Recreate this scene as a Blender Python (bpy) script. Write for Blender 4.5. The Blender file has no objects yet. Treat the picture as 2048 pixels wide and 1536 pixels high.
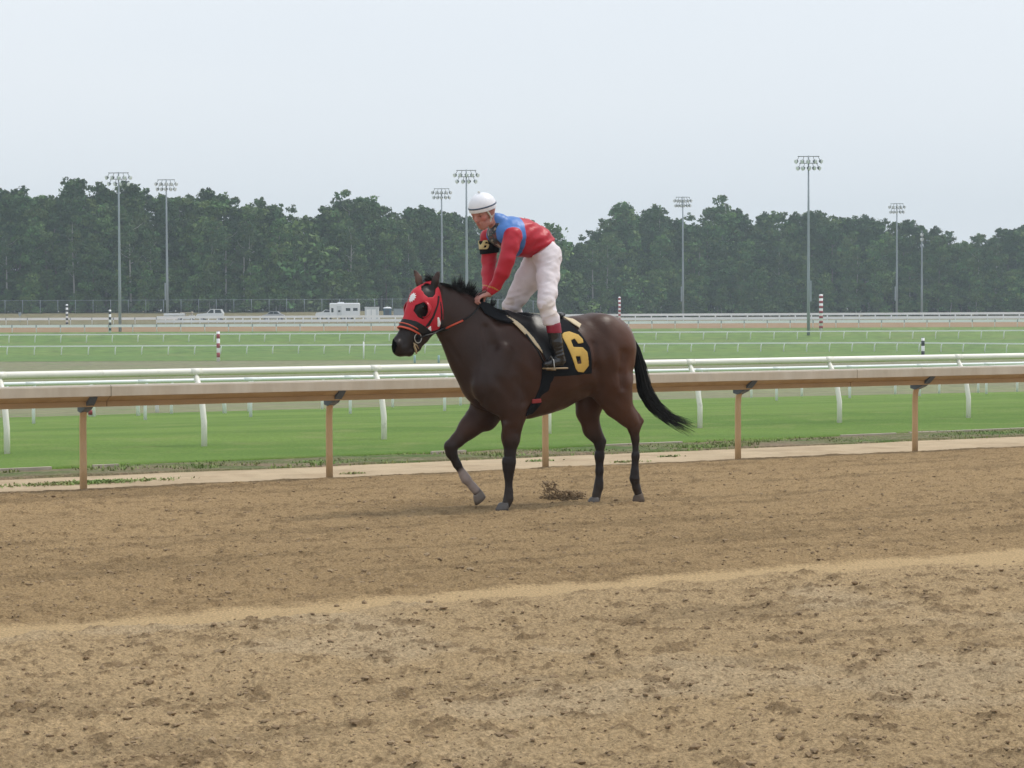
import bpy, math, random
import numpy as np
from mathutils import Vector, Matrix, Euler
random.seed(7); RNG = np.random.default_rng(7)
R = math.radians
SC = bpy.context.scene
COL = SC.collection

# ------------------------------------------------------------------ camera
EYE = 1.72
FPX = 4500.0                       # focal length in pixels of the 2048 wide photograph
cam = bpy.data.cameras.new('camera'); cam.sensor_width = 36.0; cam.lens = 36.0 * FPX / 2048.0
cam.clip_start = 0.1; cam.clip_end = 6000
cam_o = bpy.data.objects.new('camera', cam); COL.objects.link(cam_o)
CR = (Matrix.Rotation(R(90 - 1.91), 3, 'X') @ Matrix.Rotation(R(-0.25), 3, 'Z'))
cam_o.matrix_world = Matrix.Translation((0, 0, EYE)) @ CR.to_4x4()
SC.camera = cam_o
cam.dof.use_dof = False

# ------------------------------------------------------------------ sky, sun, exposure
SUN_EL, SUN_AZ = 58.0, 62.0        # azimuth clockwise from +Y (the view direction)
world = bpy.data.worlds.new('World'); SC.world = world; world.use_nodes = True
wn, wl = world.node_tree.nodes, world.node_tree.links
bg = wn['Background']
sky = wn.new('ShaderNodeTexSky'); sky.sky_type = 'NISHITA'; sky.sun_disc = False
sky.sun_elevation = R(SUN_EL); sky.sun_rotation = R(SUN_AZ)
sky.air_density = 1.0; sky.dust_density = 6.0; sky.ozone_density = 1.0
cloud = wn.new('ShaderNodeMix'); cloud.data_type = 'RGBA'; cloud.inputs[0].default_value = 0.90
tc = wn.new('ShaderNodeTexCoord'); mp = wn.new('ShaderNodeMapping'); mp.inputs['Scale'].default_value = (1.2, 1.2, 5)
nz = wn.new('ShaderNodeTexNoise'); nz.inputs['Scale'].default_value = 1.6; nz.inputs['Detail'].default_value = 3
cr = wn.new('ShaderNodeValToRGB')
cr.color_ramp.elements[0].position = .3; cr.color_ramp.elements[0].color = (8.65, 9.25, 9.95, 1)
cr.color_ramp.elements[1].position = .7; cr.color_ramp.elements[1].color = (9.1, 9.6, 10.15, 1)
wl.new(tc.outputs['Generated'], mp.inputs['Vector']); wl.new(mp.outputs['Vector'], nz.inputs['Vector'])
wl.new(nz.outputs['Fac'], cr.inputs['Fac'])
wl.new(sky.outputs['Color'], cloud.inputs[6]); wl.new(cr.outputs['Color'], cloud.inputs[7])
wl.new(cloud.outputs[2], bg.inputs['Color']); bg.inputs['Strength'].default_value = 0.105
sun = bpy.data.lights.new('sun', 'SUN'); sun.energy = 2.0; sun.angle = R(10); sun.color = (1.0, .95, .87)
sun_o = bpy.data.objects.new('sun', sun); COL.objects.link(sun_o)
sd = Vector((math.sin(R(SUN_AZ)) * math.cos(R(SUN_EL)), math.cos(R(SUN_AZ)) * math.cos(R(SUN_EL)), math.sin(R(SUN_EL))))
sun_o.rotation_euler = sd.to_track_quat('Z', 'Y').to_euler()
SC.view_settings.view_transform = 'Standard'; SC.view_settings.look = 'None'
SC.view_settings.exposure = 0.0; SC.view_settings.gamma = 1.0
SC.render.engine = 'CYCLES'
SC.cycles.use_denoising = True
SC.cycles.max_bounces = 6; SC.cycles.diffuse_bounces = 2; SC.cycles.glossy_bounces = 2; SC.cycles.volume_bounces = 0
SC.cycles.transparent_max_bounces = 16
SC.render.filter_size = 2.0

# ------------------------------------------------------------------ pixel helpers (tracing the photograph into world metres)
def ray(px, py):
    return (CR @ Vector(((px - 1024) / FPX, -(py - 768) / FPX, -1.0)))
def atY(px, py, Y):
    d = ray(px, py); t = Y / d.y
    return Vector((d.x * t, Y, EYE + d.z * t))
def lerp(a, b, t): return a + (b - a) * t
def sstep(a, b, x):
    t = np.clip((x - a) / (b - a), 0, 1); return t * t * (3 - 2 * t)
UD = (math.cos(R(30)), math.sin(R(30))); ND = (-math.sin(R(30)), math.cos(R(30)))
def uv2xy(u, v): return (UD[0] * u + ND[0] * v, UD[1] * u + ND[1] * v)
def vof(X, Y): return ND[0] * X + ND[1] * Y
_nv = [-80, 8, 17, 22, 25, 31, 55, 66, 100, 160, 400]; _nz = [.9, .10, 0, -.10, -.10, -.12, -1.12, -1.50, -2.4, -3.1, -3.1]
_fy = [0, 215, 252, 278, 296, 322, 336, 349, 360, 3000]; _fl = [-3.18, -3.18, -3.2, -2.2, -1.15, -.30, .35, 1.30, 1.45, 1.5]
_fr = [-3.18, -3.18, -3.2, -2.2, -.98, -.15, -.1, 0, 0, 0]
def zg(X, Y):
    """ground height"""
    X = np.asarray(X, float); Y = np.asarray(Y, float)
    near = np.interp(vof(X, Y), _nv, _nz)
    side = sstep(-10, 25, X)
    far = np.interp(Y, _fy, _fl) * (1 - side) + np.interp(Y, _fy, _fr) * side
    w = sstep(75, 150, Y)
    return near * (1 - w) + far * w
def ground_at_Y(px, Y):
    x = ray(px, 640); X = x.x / x.y * Y
    return Vector((X, Y, float(zg(X, Y))))
def ground_px(px, py):
    d = ray(px, py); lo, hi = 2.0, 900.0
    ts = np.geomspace(lo, hi, 4000)
    zz = EYE + d.z / d.y * ts - zg(d.x / d.y * ts, ts)
    k = int(np.argmax(zz < 0)) or 3999
    t = ts[k]; return Vector((d.x / d.y * t, t, float(zg(d.x / d.y * t, t))))

# ------------------------------------------------------------------ object helpers
def tag(o, label=None, cat=None, group=None, kind=None):
    if label: o['label'] = label
    if cat: o['category'] = cat
    if group: o['group'] = group
    if kind: o['kind'] = kind
    return o
def empty(name, loc=(0, 0, 0), rz=0.0, label=None, cat=None, group=None):
    o = bpy.data.objects.new(name, None); COL.objects.link(o); o.empty_display_size = .3
    o.location = loc; o.rotation_euler = (0, 0, rz); return tag(o, label, cat, group)
def mk(name, V, F, m, parent=None, smooth=True, col=None):
    """mesh object from arrays; F is an (n,k) array or a list of such arrays"""
    V = np.asarray(V, np.float32); Fs = F if isinstance(F, list) and len(F) and isinstance(F[0], np.ndarray) and F[0].ndim == 2 else [np.asarray(F)]
    me = bpy.data.meshes.new(name)
    tot = sum(f.shape[0] for f in Fs); loops = np.concatenate([f.reshape(-1) for f in Fs]).astype(np.int32)
    sizes = np.concatenate([np.full(f.shape[0], f.shape[1], np.int32) for f in Fs])
    me.vertices.add(len(V)); me.vertices.foreach_set('co', V.ravel())
    me.loops.add(len(loops)); me.loops.foreach_set('vertex_index', loops)
    me.polygons.add(tot)
    st = np.zeros(tot, np.int32); st[1:] = np.cumsum(sizes)[:-1]
    me.polygons.foreach_set('loop_start', st)
    try: me.polygons.foreach_set('loop_total', sizes)
    except Exception: pass
    me.polygons.foreach_set('use_smooth', np.full(tot, smooth, bool))
    me.update(calc_edges=True); me.validate()
    if col is not None:
        ca = me.color_attributes.new('col', 'FLOAT_COLOR', 'POINT')
        c4 = np.ones((len(V), 4), np.float32); c4[:, :3] = col
        ca.data.foreach_set('color', c4.ravel())
    me.materials.append(m)
    o = bpy.data.objects.new(name, me); COL.objects.link(o)
    if parent is not None: o.parent = parent
    return o
class MB:
    """collects simple solids and builds them as one mesh"""
    def __init__(s): s.v = []; s.f = []; s.n = 0
    def add(s, V, F):
        for f in F: s.f.append([i + s.n for i in f])
        s.v += [tuple(p) for p in V]; s.n += len(V); return s
    def box(s, c, d, rz=0.0, bev=0.0, taper=1.0):
        x, y, z = d[0] / 2, d[1] / 2, d[2] / 2; ca, sa = math.cos(rz), math.sin(rz); V = []
        if bev <= 0:
            ring = [(-x, -y), (x, -y), (x, y), (-x, y)]; lv = [(-z, 1), (z, taper)]
        else:
            b = min(bev, x * .9, y * .9); ring = []
            for (sx, sy) in ((-1, -1), (1, -1), (1, 1), (-1, 1)):
                p1 = (sx * x, sy * (y - b)); p2 = (sx * (x - b), sy * y)
                ring += [p1, p2] if sx * sy > 0 else [p2, p1]
            bz = min(b, z * .9); lv = [(-z, None), (-z + bz, 1), (z - bz, taper), (z, 'i')]
        for (h, t) in lv:
            for (px, py) in ring:
                if t is None or t == 'i':
                    k = (1 if t is None else taper); qx = px * (1 - bev / max(x, 1e-6)) * k; qy = py * (1 - bev / max(y, 1e-6)) * k
                else: qx, qy = px * t, py * t
                V.append((c[0] + qx * ca - qy * sa, c[1] + qx * sa + qy * ca, c[2] + h))
        n = len(ring); F = []
        for L in range(len(lv) - 1):
            for i in range(n): F.append([L * n + i, L * n + (i + 1) % n, (L + 1) * n + (i + 1) % n, (L + 1) * n + i])
        F.append(list(range(n))[::-1]); F.append([(len(lv) - 1) * n + i for i in range(n)])
        return s.add(V, F)
    def tube(s, pts, r, n=8, sq=1.0):
        """round tube along a polyline; r a number or one per point"""
        P = [Vector(p) for p in pts]; rr = r if hasattr(r, '__len__') else [r] * len(P)
        V = []; F = []; prev = None
        for i, p in enumerate(P):
            d = (P[min(i + 1, len(P) - 1)] - P[max(i - 1, 0)]).normalized()
            a = Vector((0, 0, 1)) if abs(d.z) < .9 else Vector((1, 0, 0))
            if prev is not None: a = prev
            e1 = (a - d * a.dot(d)).normalized(); e2 = d.cross(e1); prev = e1
            for k in range(n):
                t = 2 * math.pi * k / n
                V.append(p + e1 * (math.cos(t) * rr[i]) + e2 * (math.sin(t) * rr[i] * sq))
        m = len(P)
        for i in range(m - 1):
            for k in range(n): F.append([i * n + k, i * n + (k + 1) % n, (i + 1) * n + (k + 1) % n, (i + 1) * n + k])
        F.append(list(range(n))[::-1]); F.append([(m - 1) * n + k for k in range(n)])
        return s.add(V, F)
    def prism(s, poly, fn, t0, t1):
        """extrude a 2-D outline; fn(a,b,t) gives the 3-D point"""
        n = len(poly); V = [fn(a, b, t0) for a, b in poly] + [fn(a, b, t1) for a, b in poly]
        F = [[i, (i + 1) % n, n + (i + 1) % n, n + i] for i in range(n)] + [list(range(n))[::-1], [n + i for i in range(n)]]
        return s.add(V, F)
    def sweep(s, prof, pts, closed=True):
        """prof: list of (side, up) offsets; pts: list of (x,y,z, sx,sy) with the sideways unit vector"""
        n = len(prof); V = []; F = []
        for (x, y, z, sx, sy) in pts:
            for (a, b) in prof: V.append((x + sx * a, y + sy * a, z + b))
        m = len(pts); e = n if closed else n - 1
        for i in range(m - 1):
            for k in range(e): F.append([i * n + k, i * n + (k + 1) % n, (i + 1) * n + (k + 1) % n, (i + 1) * n + k])
        if closed: F.append(list(range(n))[::-1]); F.append([(m - 1) * n + k for k in range(n)])
        return s.add(V, F)
    def build(s, name, m, parent=None, smooth=False):
        me = bpy.data.meshes.new(name); me.from_pydata(s.v, [], s.f); me.materials.append(m)
        if smooth:
            me.polygons.foreach_set('use_smooth', np.array([len(p.vertices) <= 4 for p in me.polygons]))
        me.update()
        o = bpy.data.objects.new(name, me); COL.objects.link(o)
        if parent is not None: o.parent = parent
        return o

# ------------------------------------------------------------------ noise in numpy
def _h(ix, iy, seed):
    n = (ix.astype(np.int64) * 374761393 + iy.astype(np.int64) * 668265263 + seed * 982451653) & 0xffffffff
    n = ((n ^ (n >> 13)) * 1274126177) & 0xffffffff
    return ((n ^ (n >> 16)) & 0xffff) / 65535.0
def vnoise(x, y, seed=0):
    ix = np.floor(x); iy = np.floor(y); fx = x - ix; fy = y - iy
    fx = fx * fx * (3 - 2 * fx); fy = fy * fy * (3 - 2 * fy)
    a = _h(ix, iy, seed); b = _h(ix + 1, iy, seed); c = _h(ix, iy + 1, seed); d = _h(ix + 1, iy + 1, seed)
    return (a * (1 - fx) + b * fx) * (1 - fy) + (c * (1 - fx) + d * fx) * fy
def fbm(x, y, sc, octv=4, seed=0, gain=.5):
    t = 0; a = 1; s = 0
    for i in range(octv):
        t = t + a * vnoise(x * sc + i * 17.3, y * sc - i * 9.1, seed + i); s += a; a *= gain; sc *= 2.03
    return t / s

# ------------------------------------------------------------------ materials
def lin(c):
    return tuple(((x / 255.0) / 12.92 if x / 255.0 <= .04045 else ((x / 255.0 + .055) / 1.055) ** 2.4) for x in c)
def mat(name, c, rough=.6, var=.12, scale=6.0, bump=0.0, bscale=40.0, metal=0.0, attr=False, spec=.5, c2=None, c2scale=2.0, c2pos=.5, c2w=.12, rnd=0.0, stretch=(1, 1, 1), sheen=0.0, trans=0.0):
    m = bpy.data.materials.new(name); m.use_nodes = True
    N, L = m.node_tree.nodes, m.node_tree.links; b = N['Principled BSDF']
    b.inputs['Roughness'].default_value = rough; b.inputs['Metallic'].default_value = metal
    b.inputs['Specular IOR Level'].default_value = spec
    if sheen: b.inputs['Sheen Weight'].default_value = sheen
    tcn = N.new('ShaderNodeTexCoord'); mpn = N.new('ShaderNodeMapping'); mpn.inputs['Scale'].default_value = stretch
    L.new(tcn.outputs['Object'], mpn.inputs['Vector'])
    def noise(s, det=4, r=.6):
        n = N.new('ShaderNodeTexNoise'); n.inputs['Scale'].default_value = s; n.inputs['Detail'].default_value = det
        n.inputs['Roughness'].default_value = r; L.new(mpn.outputs['Vector'], n.inputs['Vector']); return n
    if attr:
        a = N.new('ShaderNodeVertexColor'); a.layer_name = 'col'; base = a.outputs['Color']
    else:
        a = N.new('ShaderNodeRGB'); a.outputs[0].default_value = (*c, 1); base = a.outputs[0]
    if c2 is not None:
        n = noise(c2scale, 5, .65); rp = N.new('ShaderNodeValToRGB')
        rp.color_ramp.elements[0].position = c2pos - c2w; rp.color_ramp.elements[1].position = c2pos + c2w
        L.new(n.outputs['Fac'], rp.inputs['Fac'])
        mx = N.new('ShaderNodeMix'); mx.data_type = 'RGBA'; mx.inputs[7].default_value = (*c2, 1)
        L.new(rp.outputs['Color'], mx.inputs[0]); L.new(base, mx.inputs[6]); base = mx.outputs[2]
    if var > 0:
        n = noise(scale); mr = N.new('ShaderNodeMapRange')
        mr.inputs['From Min'].default_value = .25; mr.inputs['From Max'].default_value = .75
        mr.inputs['To Min'].default_value = 1 - var; mr.inputs['To Max'].default_value = 1 + var
        L.new(n.outputs['Fac'], mr.inputs['Value'])
        mx = N.new('ShaderNodeVectorMath'); mx.operation = 'SCALE'
        L.new(base, mx.inputs[0]); L.new(mr.outputs['Result'], mx.inputs['Scale']); base = mx.outputs['Vector']
    if rnd > 0:
        oi = N.new('ShaderNodeObjectInfo'); mr = N.new('ShaderNodeMapRange')
        mr.inputs['To Min'].default_value = 1 - rnd; mr.inputs['To Max'].default_value = 1 + rnd
        L.new(oi.outputs['Random'], mr.inputs['Value'])
        mx = N.new('ShaderNodeVectorMath'); mx.operation = 'SCALE'
        L.new(base, mx.inputs[0]); L.new(mr.outputs['Result'], mx.inputs['Scale']); base = mx.outputs['Vector']
    L.new(base, b.inputs['Base Color'])
    if bump > 0:
        n = noise(bscale, 6, .7); bp = N.new('ShaderNodeBump'); bp.inputs['Strength'].default_value = 1.0
        bp.inputs['Distance'].default_value = bump; L.new(n.outputs['Fac'], bp.inputs['Height']); L.new(bp.outputs['Normal'], b.inputs['Normal'])
    return m
M = {}
M['white_paint'] = mat('white_paint', (.84, .82, .74), .35, .07, 3.0, c2=(.50, .50, .42), c2scale=5, c2pos=.72, c2w=.1)
M['cool_white'] = mat('cool_white', (.86, .89, .90), .35, .05, 1.5)
M['far_white'] = mat('far_white', (.88, .89, .90), .4, .04, .5)
M['steel'] = mat('steel', (.30, .34, .38), .45, .08, 1.0, metal=.2)
M['dark_metal'] = mat('dark_metal', (.10, .115, .11), .5, .1, 3)
M['glass_dark'] = mat('glass_dark', (.02, .03, .04), .15, 0)
M['black_paint'] = mat('black_paint', (.02, .022, .026), .5, .1, 5)
M['red_paint'] = mat('red_paint', (.34, .045, .055), .5, .12, 5)
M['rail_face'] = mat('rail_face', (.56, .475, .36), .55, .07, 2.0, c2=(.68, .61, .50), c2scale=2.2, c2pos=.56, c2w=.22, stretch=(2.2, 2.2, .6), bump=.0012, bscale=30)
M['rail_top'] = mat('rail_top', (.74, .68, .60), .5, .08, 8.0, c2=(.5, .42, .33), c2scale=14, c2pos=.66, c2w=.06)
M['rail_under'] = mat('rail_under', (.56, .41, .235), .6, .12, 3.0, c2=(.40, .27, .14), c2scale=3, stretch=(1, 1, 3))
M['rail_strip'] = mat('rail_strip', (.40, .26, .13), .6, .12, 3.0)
M['tan_post'] = mat('tan_post', (.56, .37, .195), .5, .10, 4.0, c2=(.62, .45, .28), c2scale=7, c2pos=.62, c2w=.1, stretch=(1, 1, .5))
M['blue_bracket'] = mat('blue_bracket', (.075, .10, .135), .5, .15, 8.0)
M['dark_seam'] = mat('dark_seam', (.03, .025, .02), .8, 0)
M['wood_edge'] = mat('wood_edge', (.46, .40, .32), .8, .2, 5.0, bump=.004, bscale=25)
# ------------------------------------------------------------------ ground sheets
def sheet(name, A, B, m, label=None, dz=0.0, col=None, rough=0.0, seed=3, kind='structure', skirt=0.0):
    """quad grid; A, B arrays (rows, cols) of world X and Y"""
    Z = zg(A, B) + dz
    if rough: Z = Z + (fbm(A, B, 1.2, 4, seed) - .5) * rough
    if skirt: Z[0] -= skirt
    r, c = A.shape; V = np.stack([A, B, Z], -1).reshape(-1, 3)
    i = np.arange(r * c).reshape(r, c)
    F = np.stack([i[:-1, :-1], i[:-1, 1:], i[1:, 1:], i[1:, :-1]], -1).reshape(-1, 4)
    o = mk(name, V, F, m, None, True, col)
    return tag(o, kind=kind)
def uvgrid(us, vs):
    U, W = np.meshgrid(us, vs); return UD[0] * U + ND[0] * W, UD[1] * U + ND[1] * W

def grass_mat(name, c1, c2, c3, s1=.25, s2=6.0, bump=.02, mow=0.0):
    m = bpy.data.materials.new(name); m.use_nodes = True
    N, L = m.node_tree.nodes, m.node_tree.links; b = N['Principled BSDF']
    b.inputs['Roughness'].default_value = .85; b.inputs['Specular IOR Level'].default_value = .2
    g = N.new('ShaderNodeNewGeometry')
    mp_ = N.new('ShaderNodeMapping'); mp_.inputs['Rotation'].default_value = (0, 0, R(-30)); mp_.inputs['Scale'].default_value = (.35, 1, 1)
    L.new(g.outputs['Position'], mp_.inputs['Vector'])
    def nz_(s, d=5, r=.65, v=None):
        n = N.new('ShaderNodeTexNoise'); n.inputs['Scale'].default_value = s; n.inputs['Detail'].default_value = d; n.inputs['Roughness'].default_value = r
        L.new(v or g.outputs['Position'], n.inputs['Vector']); return n
    def mix(f, a, b_):
        x = N.new('ShaderNodeMix'); x.data_type = 'RGBA'
        L.new(f, x.inputs[0])
        for k, q in ((6, a), (7, b_)):
            if isinstance(q, tuple): x.inputs[k].default_value = (*q, 1)
            else: L.new(q, x.inputs[k])
        return x.outputs[2]
    def ramp(n, a, b_):
        r = N.new('ShaderNodeMapRange'); r.inputs['From Min'].default_value = a; r.inputs['From Max'].default_value = b_
        L.new(n.outputs['Fac'], r.inputs['Value']); return r.outputs['Result']
    c = mix(ramp(nz_(s1, 4, .6, mp_.outputs['Vector']), .38, .62), c1, c2)
    c = mix(ramp(nz_(s1 * 4.1, 4, .6), .52, .75), c, c3)
    n = nz_(s2, 4, .7); mr = N.new('ShaderNodeMapRange'); mr.inputs['From Min'].default_value = .3; mr.inputs['From Max'].default_value = .7
    mr.inputs['To Min'].default_value = .66; mr.inputs['To Max'].default_value = 1.32; L.new(n.outputs['Fac'], mr.inputs['Value'])
    sc = N.new('ShaderNodeVectorMath'); sc.operation = 'SCALE'; L.new(c, sc.inputs[0]); L.new(mr.outputs['Result'], sc.inputs['Scale'])
    L.new(sc.outputs['Vector'], b.inputs['Base Color'])
    bp = N.new('ShaderNodeBump'); bp.inputs['Distance'].default_value = bump; L.new(nz_(s2 * 2.5, 3).outputs['Fac'], bp.inputs['Height'])
    L.new(bp.outputs['Normal'], b.inputs['Normal'])
    return m
M['turf'] = grass_mat('turf', (.108, .198, .030), (.160, .256, .046), (.200, .252, .070), .22, 26.0)
M['turf_far'] = grass_mat('turf_far', (.104, .188, .040), (.140, .216, .046), (.180, .218, .070), .04, .6, .05)
M['infield'] = grass_mat('infield', (.205, .215, .105), (.200, .185, .115), (.150, .205, .075), .06, 1.2, .05)
M['bank'] = grass_mat('bank', (.215, .185, .105), (.175, .160, .085), (.24, .20, .13), .10, 1.0, .05)
M['verge'] = grass_mat('verge', (.105, .165, .042), (.25, .19, .12), (.30, .235, .16), 1.1, 18.0, .04)
M['sandy'] = mat('sandy', (.47, .37, .25), .95, .12, 3.0, bump=.008, bscale=30, c2=(.36, .27, .175), c2scale=1.2, c2pos=.6, c2w=.12, spec=.1)
M['dirt'] = mat('dirt', (1, 1, 1), .97, .48, 60.0, bump=.022, bscale=75, attr=True, spec=.08)
M['dirt_far'] = mat('dirt_far', (.30, .20, .12), .95, .12, .4, bump=.02, bscale=3, spec=.1)
M['clod'] = mat('clod', (.25, .175, .105), .95, .22, 25.0, bump=.006, bscale=60, spec=.08, c2=(.33, .245, .155), c2scale=3.0)

def dirt_height(X, Y):
    v = vof(X, Y); u = UD[0] * X + UD[1] * Y
    strip = sstep(10.95, 11.12, v + (fbm(u, v, 1.3, 5, 5, .62) - .5) * .75) * (1 - sstep(11.42, 11.56, v + (fbm(u, v, 1.6, 5, 6, .62) - .5) * .45))
    near = 1 - sstep(11.0, 11.6, v)
    h = (fbm(X, Y, 2.0, 2, 1) - .5) * .03                                   # broad hoof churn
    c1 = fbm(X, Y, 7.0, 3, 11); h = h + (c1 - .5) * (.030 + .012 * near)
    cl = np.clip(fbm(X, Y, 6.5, 4, 21, .6) - .60, 0, 1); h = h + cl * (.055 + .03 * near) + (fbm(u * .22, v, 3.5, 3, 23) - .5) * .028   # clods
    c2 = fbm(X, Y, 26.0, 3, 31); h = h + (c2 - .5) * .030 + (fbm(X, Y, 55.0, 2, 33) - .5) * .018
    har = np.sin(v * 2 * math.pi / .23 + fbm(u, v, .8, 2, 8) * 3) * .006 * (1 - near)      # harrow rows
    h = (h + har) * (1 - .88 * strip) + strip * (-.01)
    return h, strip, near, cl, c2
def dirt_color(X, Y):
    h, strip, near, cl, c2 = dirt_height(X, Y)
    v = vof(X, Y)
    a = np.array([.370, .258, .138]); b = np.array([.465, .336, .192]); s = np.array([.55, .395, .218]); d = np.array([.17, .112, .060]); p = np.array([.53, .41, .265])
    big = fbm(X, Y, .35, 3, 41)[..., None]
    C = a * (1 - near[..., None]) + b * near[..., None]
    C = C * (.90 + .2 * big)
    u = UD[0] * X + UD[1] * Y
    st = sstep(.50, .70, fbm(u * .13, v, 3.2, 4, 43, .6))[..., None] * .22; C = C * (1 - st * (1 - strip[..., None]))
    pale = sstep(.52, .70, fbm(X, Y, 1.1, 4, 51))[..., None] * near[..., None] * .55
    C = C * (1 - pale) + p * pale
    C = C * (1 - strip[..., None]) + s * strip[..., None]
    moist = sstep(.01, .11, cl)[..., None] * (1 - strip[..., None]) * (.40 + .18 * near[..., None])
    C = C * (1 - moist) + d * moist
    spk = sstep(.63, .75, fbm(X * .8 + Y * .3, Y * .45, 30.0, 3, 61, .65))[..., None] * (1 - .8 * strip[..., None]) * .55
    return C * (1 - spk) + d * spk
# near fine patch (fan of rows seen from the stand) and a coarse remainder, one object
def build_dirt():
    nc, nr = 1000, 800
    ph = np.linspace(-.42, .42, nc); tt = np.linspace(0, 1, nr)
    PH, TT = np.meshgrid(ph, tt)
    T = np.tan(PH); zl = 21.97 / (ND[1] + ND[0] * T)             # where the column meets the track edge
    Yf = 4.6 * (zl / 4.6) ** TT; Xf = T * Yf
    edge = (fbm(Xf, Yf, 1.7, 3, 71) - .5) * .25 * sstep(.97, 1, TT)
    Xf = Xf + ND[0] * edge; Yf = Yf + ND[1] * edge
    h = dirt_height(Xf, Yf)[0]; fade = sstep(0, .02, TT) * (1 - .7 * sstep(.985, 1, TT))
    Zf = zg(Xf, Yf) + h * fade + .012
    V1 = np.stack([Xf, Yf, Zf], -1).reshape(-1, 3); C1 = dirt_color(Xf, Yf).reshape(-1, 3)
    i = np.arange(nc * nr).reshape(nr, nc); F1 = np.stack([i[:-1, :-1], i[:-1, 1:], i[1:, 1:], i[1:, :-1]], -1).reshape(-1, 4)
    X2, Y2 = uvgrid(np.linspace(-90, 160, 300), np.linspace(-60, 21.9, 160))
    Z2 = zg(X2, Y2) - .045
    V2 = np.stack([X2, Y2, Z2], -1).reshape(-1, 3); C2 = dirt_color(X2, Y2).reshape(-1, 3)
    i = np.arange(X2.size).reshape(X2.shape) + len(V1); F2 = np.stack([i[:-1, :-1], i[:-1, 1:], i[1:, 1:], i[1:, :-1]], -1).reshape(-1, 4)
    o = mk('dirt_track', np.concatenate([V1, V2]), np.concatenate([F1, F2]), M['dirt'], None, True, np.concatenate([C1, C2]))
    tag(o, 'harrowed brown dirt racing surface with a smooth sandy wheel strip', kind='structure')
build_dirt()
g = sheet('ground', *np.meshgrid(np.linspace(-2500, 2500, 60), np.linspace(-400, 4500, 80)), M['bank'], dz=-1.2)
us = np.linspace(-70, 150, 500)
sheet('path', *uvgrid(us, np.linspace(21.7, 25.8, 24)), M['sandy'], dz=-.012, rough=.02)
sheet('grass_verge', *uvgrid(np.linspace(-70, 150, 900), np.concatenate([[23.84], np.linspace(23.9, 25.2, 24)])), M['verge'], dz=.012, rough=.07, skirt=.10)
sheet('turf_course', *uvgrid(us, np.concatenate([[24.985], np.linspace(25.0, 66.5, 90)])), M['turf'], dz=.022, rough=.025, skirt=.12)
# infield between the near turf and the far oval
cx = np.linspace(-260, 320, 120); t_ = np.linspace(0, 1, 60)
CX, T_ = np.meshgrid(cx, t_); y0 = (66.3 - ND[0] * CX) / ND[1]; y1 = 218 + 0 * CX
sheet('infield_grass', CX, np.maximum(y0, -100) * (1 - T_) + y1 * T_, M['infield'], dz=.01)
XX = np.linspace(-420, 420, 140)
sheet('far_turf_course', *np.meshgrid(XX, np.linspace(217.5, 297.5, 50)), M['turf_far'], dz=.03)
sheet('far_dirt_track', *np.meshgrid(XX, np.linspace(297, 322, 16)), M['dirt_far'], dz=.03)
sheet('far_bank', *np.meshgrid(XX, np.concatenate([np.linspace(321.8, 365, 30), np.linspace(370, 900, 20)])), M['bank'], dz=.05)

# loose clods scattered on the dirt: nobody could count them
def lumps(name, pts, sizes, m, flat=.6):
    base = np.array([(0, 0, 1), (.894, 0, .447), (.276, .851, .447), (-.724, .526, .447), (-.724, -.526, .447), (.276, -.851, .447),
                     (.724, .526, -.447), (-.276, .851, -.447), (-.894, 0, -.447), (-.276, -.851, -.447), (.724, -.526, -.447), (0, 0, -1)])
    tri = np.array([(0, 1, 2), (0, 2, 3), (0, 3, 4), (0, 4, 5), (0, 5, 1), (1, 6, 2), (2, 7, 3), (3, 8, 4), (4, 9, 5), (5, 10, 1), (6, 7, 2), (7, 8, 3), (8, 9, 4), (9, 10, 5), (10, 6, 1), (11, 7, 6), (11, 8, 7), (11, 9, 8), (11, 10, 9), (11, 6, 10)])
    n = len(pts); V = base[None] * (1 + RNG.uniform(-.35, .35, (n, 12, 1))) * np.stack([RNG.uniform(.7, 1.4, n), RNG.uniform(.7, 1.4, n), RNG.uniform(flat * .6, flat * 1.3, n)], -1)[:, None]
    a = RNG.uniform(0, 6.28, n); c, s = np.cos(a)[:, None], np.sin(a)[:, None]
    V = np.stack([V[..., 0] * c - V[..., 1] * s, V[..., 0] * s + V[..., 1] * c, V[..., 2]], -1) * np.asarray(sizes)[:, None, None] + np.asarray(pts)[:, None]
    F = (tri[None] + (np.arange(n) * 12)[:, None, None]).reshape(-1, 3)
    return mk(name, V.reshape(-1, 3), F, m, None, False)
n = 38000
Yc = 6.2 * (24.5 / 6.2) ** RNG.uniform(0, 1, n); Xc = np.tan(RNG.uniform(-.34, .34, n)) * Yc
vv = vof(Xc, Yc); k = (vv < 21.8) & ~((vv > 10.95) & (vv < 11.7) & (RNG.uniform(0, 1, n) < .93)); Xc, Yc, vv = Xc[k], Yc[k], vv[k]
hc = dirt_height(Xc, Yc); keep = (hc[3] > .01) | (RNG.uniform(0, 1, len(Xc)) < .45); Xc, Yc, vv = Xc[keep], Yc[keep], vv[keep]; hz = hc[0][keep]
sz = RNG.gamma(1.2, .0030, len(Xc)) + .0025; sz = np.where(vv < 11, sz * 1.0, sz * 1.1); sz = np.clip(sz, .0025, .022)
cl_o = lumps('dirt_clods', np.stack([Xc, Yc, zg(Xc, Yc) + hz + .012 + sz * .15], -1), sz, M['clod'])
tag(cl_o, 'loose brown clods and crumbs strewn over the dirt track', 'dirt clods', kind='stuff')

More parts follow.
